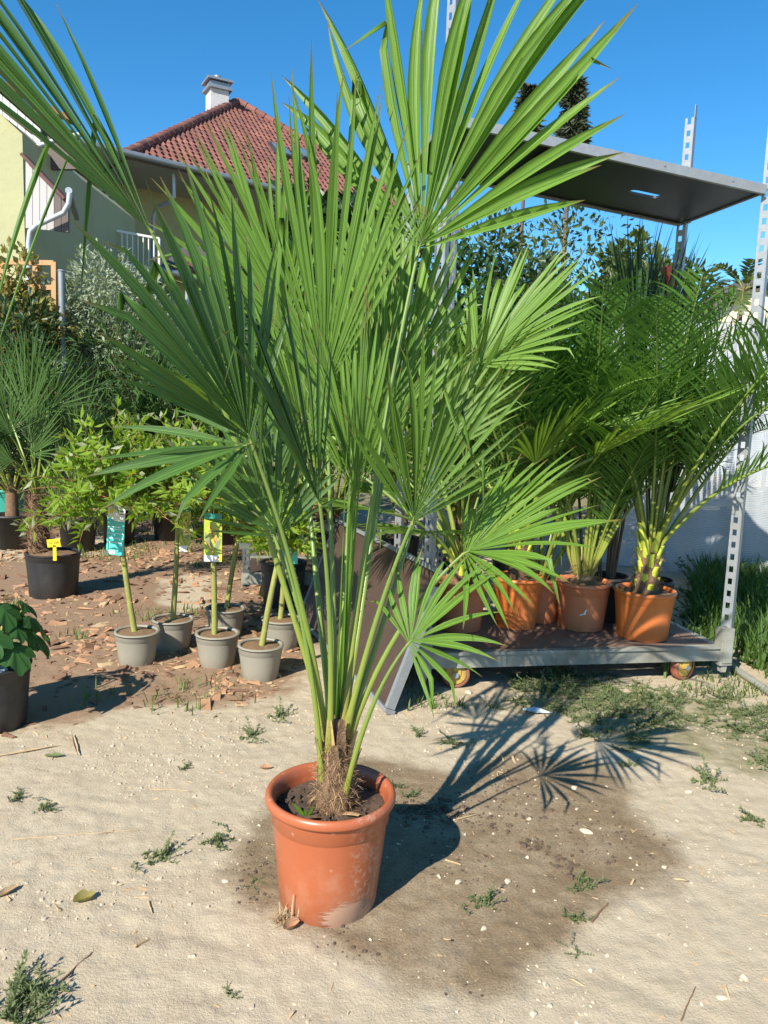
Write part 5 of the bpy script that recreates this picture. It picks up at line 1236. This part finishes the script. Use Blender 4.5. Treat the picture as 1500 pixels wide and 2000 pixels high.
# bark chips
def chips(name, label, P_, size, mat, seed, flat=.25, asp=2.2):
    rnd = random.Random(seed); mb = MB()
    for x, y in P_:
        s = size*min(2.6, rnd.lognormvariate(-.25, .5)); asp_ = asp*rnd.uniform(.6, 1.5); q = (Quaternion((0, 0, 1), rnd.uniform(0, 6.28)) @ Quaternion((1, 0, 0), rnd.gauss(0, .3)) @ Quaternion((0, 1, 0), rnd.gauss(0, .25))).to_matrix()
        mb.box((x, y, gz(x, y)+s*flat*.4), (s*asp_, s, s*flat), q, rnd.uniform(.45, .95))
    o = mb.obj(name, mat); o['kind'] = 'stuff'; o['label'] = label; o['category'] = 'litter'; return o
MAT['darkchip'] = plain('dark_bark_chip', (.16, .085, .05), .9, .5, 4, bumpd=.002)
chips('dark_bark_chips', 'dark brown rotted bark chips under the paler ones', scatter(MULCH, 3600, 17, -.2, 1.3), .018, 'darkchip', 11)
MC = scatter(MULCH, 5200, 7, -.10, 1.8); chips('bark_chips', 'reddish brown bark chips strewn over the ground', MC[:3600], .022, 'chip', 1)
chips('dry_leaf_litter', 'pale dry leaf scraps among the bark chips', MC[3600:], .024, 'dry', 2, .10, 1.7)
NEAR = gpoly([(-100, 2050), (1600, 2050), (1600, 1400), (700, 1380), (0, 1430)])
chips('grit', 'small pale pebbles and grit on the sand', scatter(NEAR, 900, 8, -.4), .0042, 'stone', 3, .6, 1.3)
chips('soil_crumbs', 'dark damp soil crumbs spilled beside the pot shadow', [(CLOD.x+random.gauss(0, .07), CLOD.y+random.gauss(0, .035)) for _ in range(260)]+[(p[0], p[1]) for p in scatter(dr, 110, 4, -.6)], .007, 'clod', 4, .7, 1.2)
chips('straw_bits', 'straw and twig fragments scattered on the sand', scatter(NEAR, 420, 9, -.4), .0035, 'dry', 5, .5, 6.5)

MAT['crust'] = plain('sand_crust', (.45, .37, .27), .95, .3, 30, bumpd=.003)
def lumps(name, label, P_, size, mat, seed):
    rnd = random.Random(seed); mb = MB()
    for x, y in P_:
        s = size*min(3.2, rnd.lognormvariate(0, .6)); z = gz(x, y); a0 = rnd.uniform(0, 6.28); k = 6
        r1 = [s*rnd.uniform(.7, 1.2) for _ in range(k)]; r2 = [s*rnd.uniform(.35, .75) for _ in range(k)]; h = s*rnd.uniform(.35, .8)
        mb.quadstrip([[(x+r1[i]*math.cos(a0+i*1.047), y+r1[i]*math.sin(a0+i*1.047), z-.002) for i in range(k)], [(x+r2[i]*math.cos(a0+i*1.047), y+r2[i]*math.sin(a0+i*1.047), z+h*rnd.uniform(.7, 1)) for i in range(k)]], closed=True, smooth=False)
        b = len(mb.v)-k; mb.f.append(tuple(range(b, b+k))); mb.uv.append(tuple((0, 0) for _ in range(k))); mb.sm.append(False)
    o = mb.obj(name, mat); o['kind'] = 'stuff'; o['label'] = label; o['category'] = 'dirt'
lp2 = scatter(NEAR, 4800, 18, .02, 2.4); wd = polydist(lp2[:, 0], lp2[:, 1], WET)
lumps('sand_crumbs', 'small dry crumbs and crust on the trodden sand', lp2[wd < .0], .0027, 'crust', 6)
lumps('damp_crumbs', 'dark crumbs on the damp soil', lp2[wd > .02][:900], .0030, 'clod', 7)
# stones
def stone(u, v, s, label, flat=.45):
    p = GG(u, v); rnd = random.Random(int(u*7+v)); mb = MB(); rows = []
    for i in range(7):
        th = math.pi*i/6; rows.append([(s*math.sin(th)*math.cos(a)*(1+.25*math.sin(2*a+u)), s*.7*math.sin(th)*math.sin(a)*(1+.2*math.sin(3*a+v)), s*flat*math.cos(th)) for a in [2*math.pi*k/10 for k in range(10)]])
    mb.quadstrip(rows, closed=True, smooth=False); o = mb.obj('stone', 'stone', None, p+Vector((0, 0, s*flat*.35))); o.rotation_euler = (0, 0, rnd.uniform(0, 6)); tag(o, label, 'stone')
for (u, v, s, lab) in [(992, 1722, .013, 'pale angular stone on the damp soil near the green weed'), (1145, 1625, .018, 'flat pale stone on the damp patch, the biggest one'), (1122, 1540, .016, 'pale stone lying in the tip of the fan shadow'), (895, 1723, .012, 'elongated pale stone chip on the damp soil'), (945, 1812, .010, 'small pale stone at the front of the damp patch'),
        (915, 1352, .022, 'rounded stone beside the trolley caster'), (940, 1358, .02, 'low stone next to the rounded one by the caster'), (440, 1722, .010, 'thin pale flake left of the big pot'), (1410, 1950, .012, 'half-buried pale stone on the dry sand'), (1345, 1548, .014, 'grey stone at the edge of the creeping weeds'), (1298, 1695, .009, 'pale pebble at the rim of the damp patch'), (1042, 1980, .012, 'round pebble at the very front of the sand')]:
    stone(u, v, s, lab)
# fallen leaves and twigs
def fallen(u, v, L, w, az, mat, label, name='fallen_leaf', curl=.5, cat='leaf'):
    p = GG(u, v); mb = MB(); rows = []; fr = random.Random(int(u+v))
    for i in range(9):
        t = i/8; hw = w*math.sin(math.pi*min(.97, .06+.9*t))**.8; x = (t-.5)*L; z = .003+curl*w*(1-math.sin(math.pi*t))*.5+fr.uniform(0, .12)*w; hw *= fr.uniform(.75, 1.15)
        rows.append([(x, -hw, z+hw*curl), (x, -hw*.4, z+.1*hw), (x, 0, z), (x, hw*.4, z+.1*hw), (x, hw, z+hw*curl*1.2)])
    mb.quadstrip(rows); o = mb.obj(name, mat, None, p); o.rotation_euler = (0, 0, az); tag(o, label, cat)
fallen(165, 1760, .058, .018, .7, 'ivy', 'curled yellow-green leaf lying on the sand', curl=.9)
fallen(105, 1478, .065, .014, .15, 'weed', 'grey-green fallen leaf near the black pot', curl=.4)
fallen(147, 1455, .20, .006, 2.05, 'dry', 'long dry brown leaf lying on the sand edge', curl=.8)
fallen(15, 1745, .07, .010, 1.0, 'dry', 'crumpled pale leaf on the sand near the left weeds', curl=1.0)
fallen(45, 1470, .26, .006, .55, 'dry', 'dry grey leaf blade beside the black pot', curl=.5)
fallen(520, 1502, .045, .012, .2, 'chip', 'small red-brown leaf behind the pot rim', curl=.9)
fallen(570, 1815, .05, .014, .8, 'chip', 'rust-brown leaf at the foot of the terracotta pot', curl=1.2)
fallen(1048, 1392, .12, .03, -.2, 'sheet', 'scrap of clear plastic film near the trolley', 'plastic_scrap', .3, 'litter')
def twig(u0, v0, u1, v1, r, label, mat='twig', wob=.05):
    a, b = GG(u0, v0), GG(u1, v1); c_ = (a+b)/2; mb = MB(); tube_rand(mb, a-c_+Vector((0, 0, r)), b-c_+Vector((0, 0, r*1.5)), r, r*.5, int(u0), 8, wob); o = mb.obj('twig', mat, None, c_); tag(o, label, 'twig')
twig(120, 1915, 180, 1860, .0022, 'thin dry twig on the sand near the lower left weeds')
twig(25, 1640, 270, 1622, .0018, 'long thin straw lying flat across the sand', 'dry', .02)
twig(1155, 1805, 1187, 1768, .0035, 'short brown stick at the edge of the damp patch')
twig(290, 1762, 297, 1785, .003, 'short pale stub of straw near the curled leaf', 'dry')
twig(1330, 1995, 1358, 1930, .002, 'thin twig on the dry sand ahead of the damp patch')
twig(870, 1680, 900, 1690, .003, 'pale woody splinter on the damp soil', 'dry')
twig(893, 1600, 930, 1592, .003, 'straw stalk beside the dark soil clods', 'dry')
twig(295, 1540, 370, 1545, .0018, 'bent grass stalk on the sand left of the pot', 'dry')
# pipe on the ground at the right
a, b = G(1432, 1312), G(1560, 1400); c_ = (a+b)/2; mb = MB(); tube_rand(mb, a-c_+Vector((0, 0, .02)), b-c_+Vector((0, 0, .02)), .018, .018, 5, 6, .03); o = mb.obj('ground_pipe', 'rail', None, c_); tag(o, 'grey pipe lying on the ground beside the trolley wheel', 'pipe')

# weeds on the sand
def weed_mesh(seed, R, n, L, up):
    rnd = random.Random(seed); mb = MB()
    for k in range(n):
        a = rnd.choice((.4+seed, 3.3+seed, 2.1+seed*2))+rnd.gauss(0, .55); ln = R*rnd.uniform(.3, 1.3); pts = [Vector((rnd.gauss(0, R*.3), rnd.gauss(0, R*.15), -.004))]; d = Vector((math.cos(a), math.sin(a), up*rnd.uniform(.3, 1.3))).normalized()
        for i in range(7):
            d = (d+Vector((rnd.uniform(-.35, .35), rnd.uniform(-.35, .35), -.10*up))).normalized(); pts.append(pts[-1]+d*ln/7); pts[-1].z = max(pts[-1].z, .002)
        mb.tube(pts, .0008, 4, False)
        for i in range(1, 8):
            for q in range(3):
                sd = Vector((rnd.gauss(0, 1), rnd.gauss(0, 1), abs(rnd.gauss(.4, .5)))).normalized()
                leafquad(mb, pts[i], sd+d*.5, (rnd.gauss(0, 1), rnd.gauss(0, 1), 0), L*rnd.uniform(.6, 1.2), L*.17)
    return mb.mesh('weed')
WM = []
for k, (R, n, L, up) in enumerate([(.05, 10, .012, .7), (.07, 12, .014, .5), (.045, 8, .013, .9), (.085, 14, .016, .9), (.06, 7, .011, .4), (.09, 9, .013, .35), (.05, 12, .010, .6)]):
    m_ = weed_mesh(k, R, n, L, up); m_.materials.append(MAT['weed']); WM.append(m_)
wl = [(430, 1640, 1, 1.0, 'left of the pot, the trailing one'), (300, 1680, 1, 1.1, 'between the pot and the curled leaf'), (500, 1722, 0, 0.6, 'tiny one right beside the terracotta pot'), (935, 1765, 1, 0.9, 'on the damp patch in front of the pot shadow'), (1145, 1725, 2, 1.2, 'at the dry rim of the damp patch, upright'), (1120, 1795, 0, 0.8, 'beside the short brown stick'), (545, 1400, 1, 1.2, 'near the foremost taupe pot'), (490, 1440, 1, 1.1, 'between taupe pots and terracotta pot'), (815, 1435, 0, 1.0, 'by the foot of the leaning board'), (890, 1455, 1, 1.0, 'on the sand before the leaning board'), (360, 1500, 0, 0.7, 'alone on the sand below the willows'), (1232, 1498, 2, 0.9, 'at the tip of the fan shadow'), (1480, 1605, 1, 0.9, 'on dry sand beyond the damp patch'), (1125, 1862, 0, 0.6, 'dark small one on the dry sand'), (800, 1555, 0, 0.8, 'just behind the pot rim, by the clods'), (770, 1535, 0, 0.7, 'touching the pot rim from behind'), (30, 1560, 0, 0.9, 'near the long straw, thin'), (90, 1575, 1, 0.8, 'near the long straw, flat'), (640, 1420, 0, 0.9, 'behind the palm trunk'), (905, 1320, 2, 0.9, 'in front of the left caster'), (1010, 1340, 1, 1.2, 'in front of the trolley deck'), (1160, 1440, 1, 1.1, 'in the pale gap of the palm shadow'), (1380, 1530, 1, 1.3, 'by the grey stone'), (450, 1940, 0, 0.5, 'tiny on the front sand')]
def weed_carpet(name, label, P_, sc, mat, seed):
    rng = np.random.default_rng(seed); Vs = []; Fs = []; UV = []; off = 0
    cache = []
    for m_ in WM:
        v = np.zeros(len(m_.vertices)*3); m_.vertices.foreach_get('co', v); uvs = np.zeros(len(m_.loops)*2); m_.uv_layers[0].data.foreach_get('uv', uvs)
        cache.append((v.reshape(-1, 3), [tuple(f.vertices) for f in m_.polygons], uvs))
    for (x, y) in P_:
        v, f, uvs = cache[rng.integers(len(cache))]; a = rng.uniform(0, 6.28); s = sc*rng.uniform(.6, 1.4)
        c, q = math.cos(a)*s, math.sin(a)*s
        Vs.append(np.stack([x+v[:, 0]*c-v[:, 1]*q, y+v[:, 0]*q+v[:, 1]*c, gz(x, y)+v[:, 2]*s], 1)); Fs.extend([tuple(i+off for i in t) for t in f]); UV.append(uvs); off += len(v)
    me_ = bpy.data.meshes.new(name); me_.from_pydata(np.concatenate(Vs).tolist(), [], Fs); ul = me_.uv_layers.new(name='UVMap'); ul.data.foreach_set('uv', np.concatenate(UV).astype(np.float32))
    o = link(name, me_, mat); o['kind'] = 'stuff'; o['label'] = label; o['category'] = 'weeds'
weed_carpet('creeping_weeds', 'low creeping weeds on the ground right of the damp patch', scatter(GRASSR, 190, 3, -.02, 2.6), .85, 'weed', 3)
weed_carpet('leafy_weeds', 'leafy green weeds growing up beside the trolley end', scatter(gpoly([(1290, 1330), (1340, 1225), (1360, 1120), (1700, 1080), (2000, 1180), (1800, 1420), (1500, 1330), (1420, 1270), (1400, 1290)]), 260, 6, -.3, 1.6), 2.2, 'lush', 4)
weed_carpet('trolley_weeds', 'straggling weeds in front of the trolley casters', scatter(gpoly([(900, 1380), (880, 1350), (1000, 1318), (1330, 1325), (1400, 1350), (1150, 1400)]), 60, 7, -.1, 2.0), .8, 'weed', 5)
for (u, v, k, s, _) in wl:
    k = [k, k+2 if k < 3 else 6, 4, 5, 6][(u*3+v) % 5] if s < 1.15 else k
    p = GG(u, v); o = bpy.data.objects.new('weed', WM[k]); COL.objects.link(o); o.location = p; o.rotation_euler = (0, 0, random.uniform(0, 6)); o.scale = (s, s, s)
    tag(o, 'small grey-green weed '+_, 'weed', 'small weeds on the bare ground')
p = GG(60, 1935); m_ = weed_mesh(30, .07, 30, .016, .9); m_.materials.append(MAT['weed']); o = link('weed_clump', m_, None, None, p); tag(o, 'big leafy green weed clump at the front corner of the sand', 'weed')
p = GG(10, 1985); m_ = weed_mesh(31, .075, 26, .016, .9); m_.materials.append(MAT['weed']); o = link('weed_clump', m_, None, None, p); tag(o, 'leafy weed clump merging with the bigger one in the front corner', 'weed')
# dry grass tuft at the pot foot
p = GG(553, 1800); mb = MB(); rnd = random.Random(12)
for k in range(90):
    a = rnd.uniform(0, 6.28); t_ = rnd.uniform(.3, 1.4); ribbon(mb, (rnd.gauss(0, .008), rnd.gauss(0, .006), 0), (math.sin(t_)*math.cos(a), math.sin(t_)*math.sin(a), math.cos(t_)), (-math.sin(a), math.cos(a), 0), rnd.uniform(.02, .05), .0016, 1.0, 4, 0, lambda t: 1-t*.8)
for (dx, L_) in ((.02, .085), (-.008, .06), (.035, .05)):
    ribbon(mb, (dx, 0, 0), (dx*3, -.1, 1), (1, 0, 0), L_, .003, .9, 6, .3, lambda t: 1-.5*t)
o = mb.obj('dry_tuft', 'dry', None, p); tag(o, 'dry straw-coloured grass tuft at the foot of the terracotta pot', 'grass tuft')
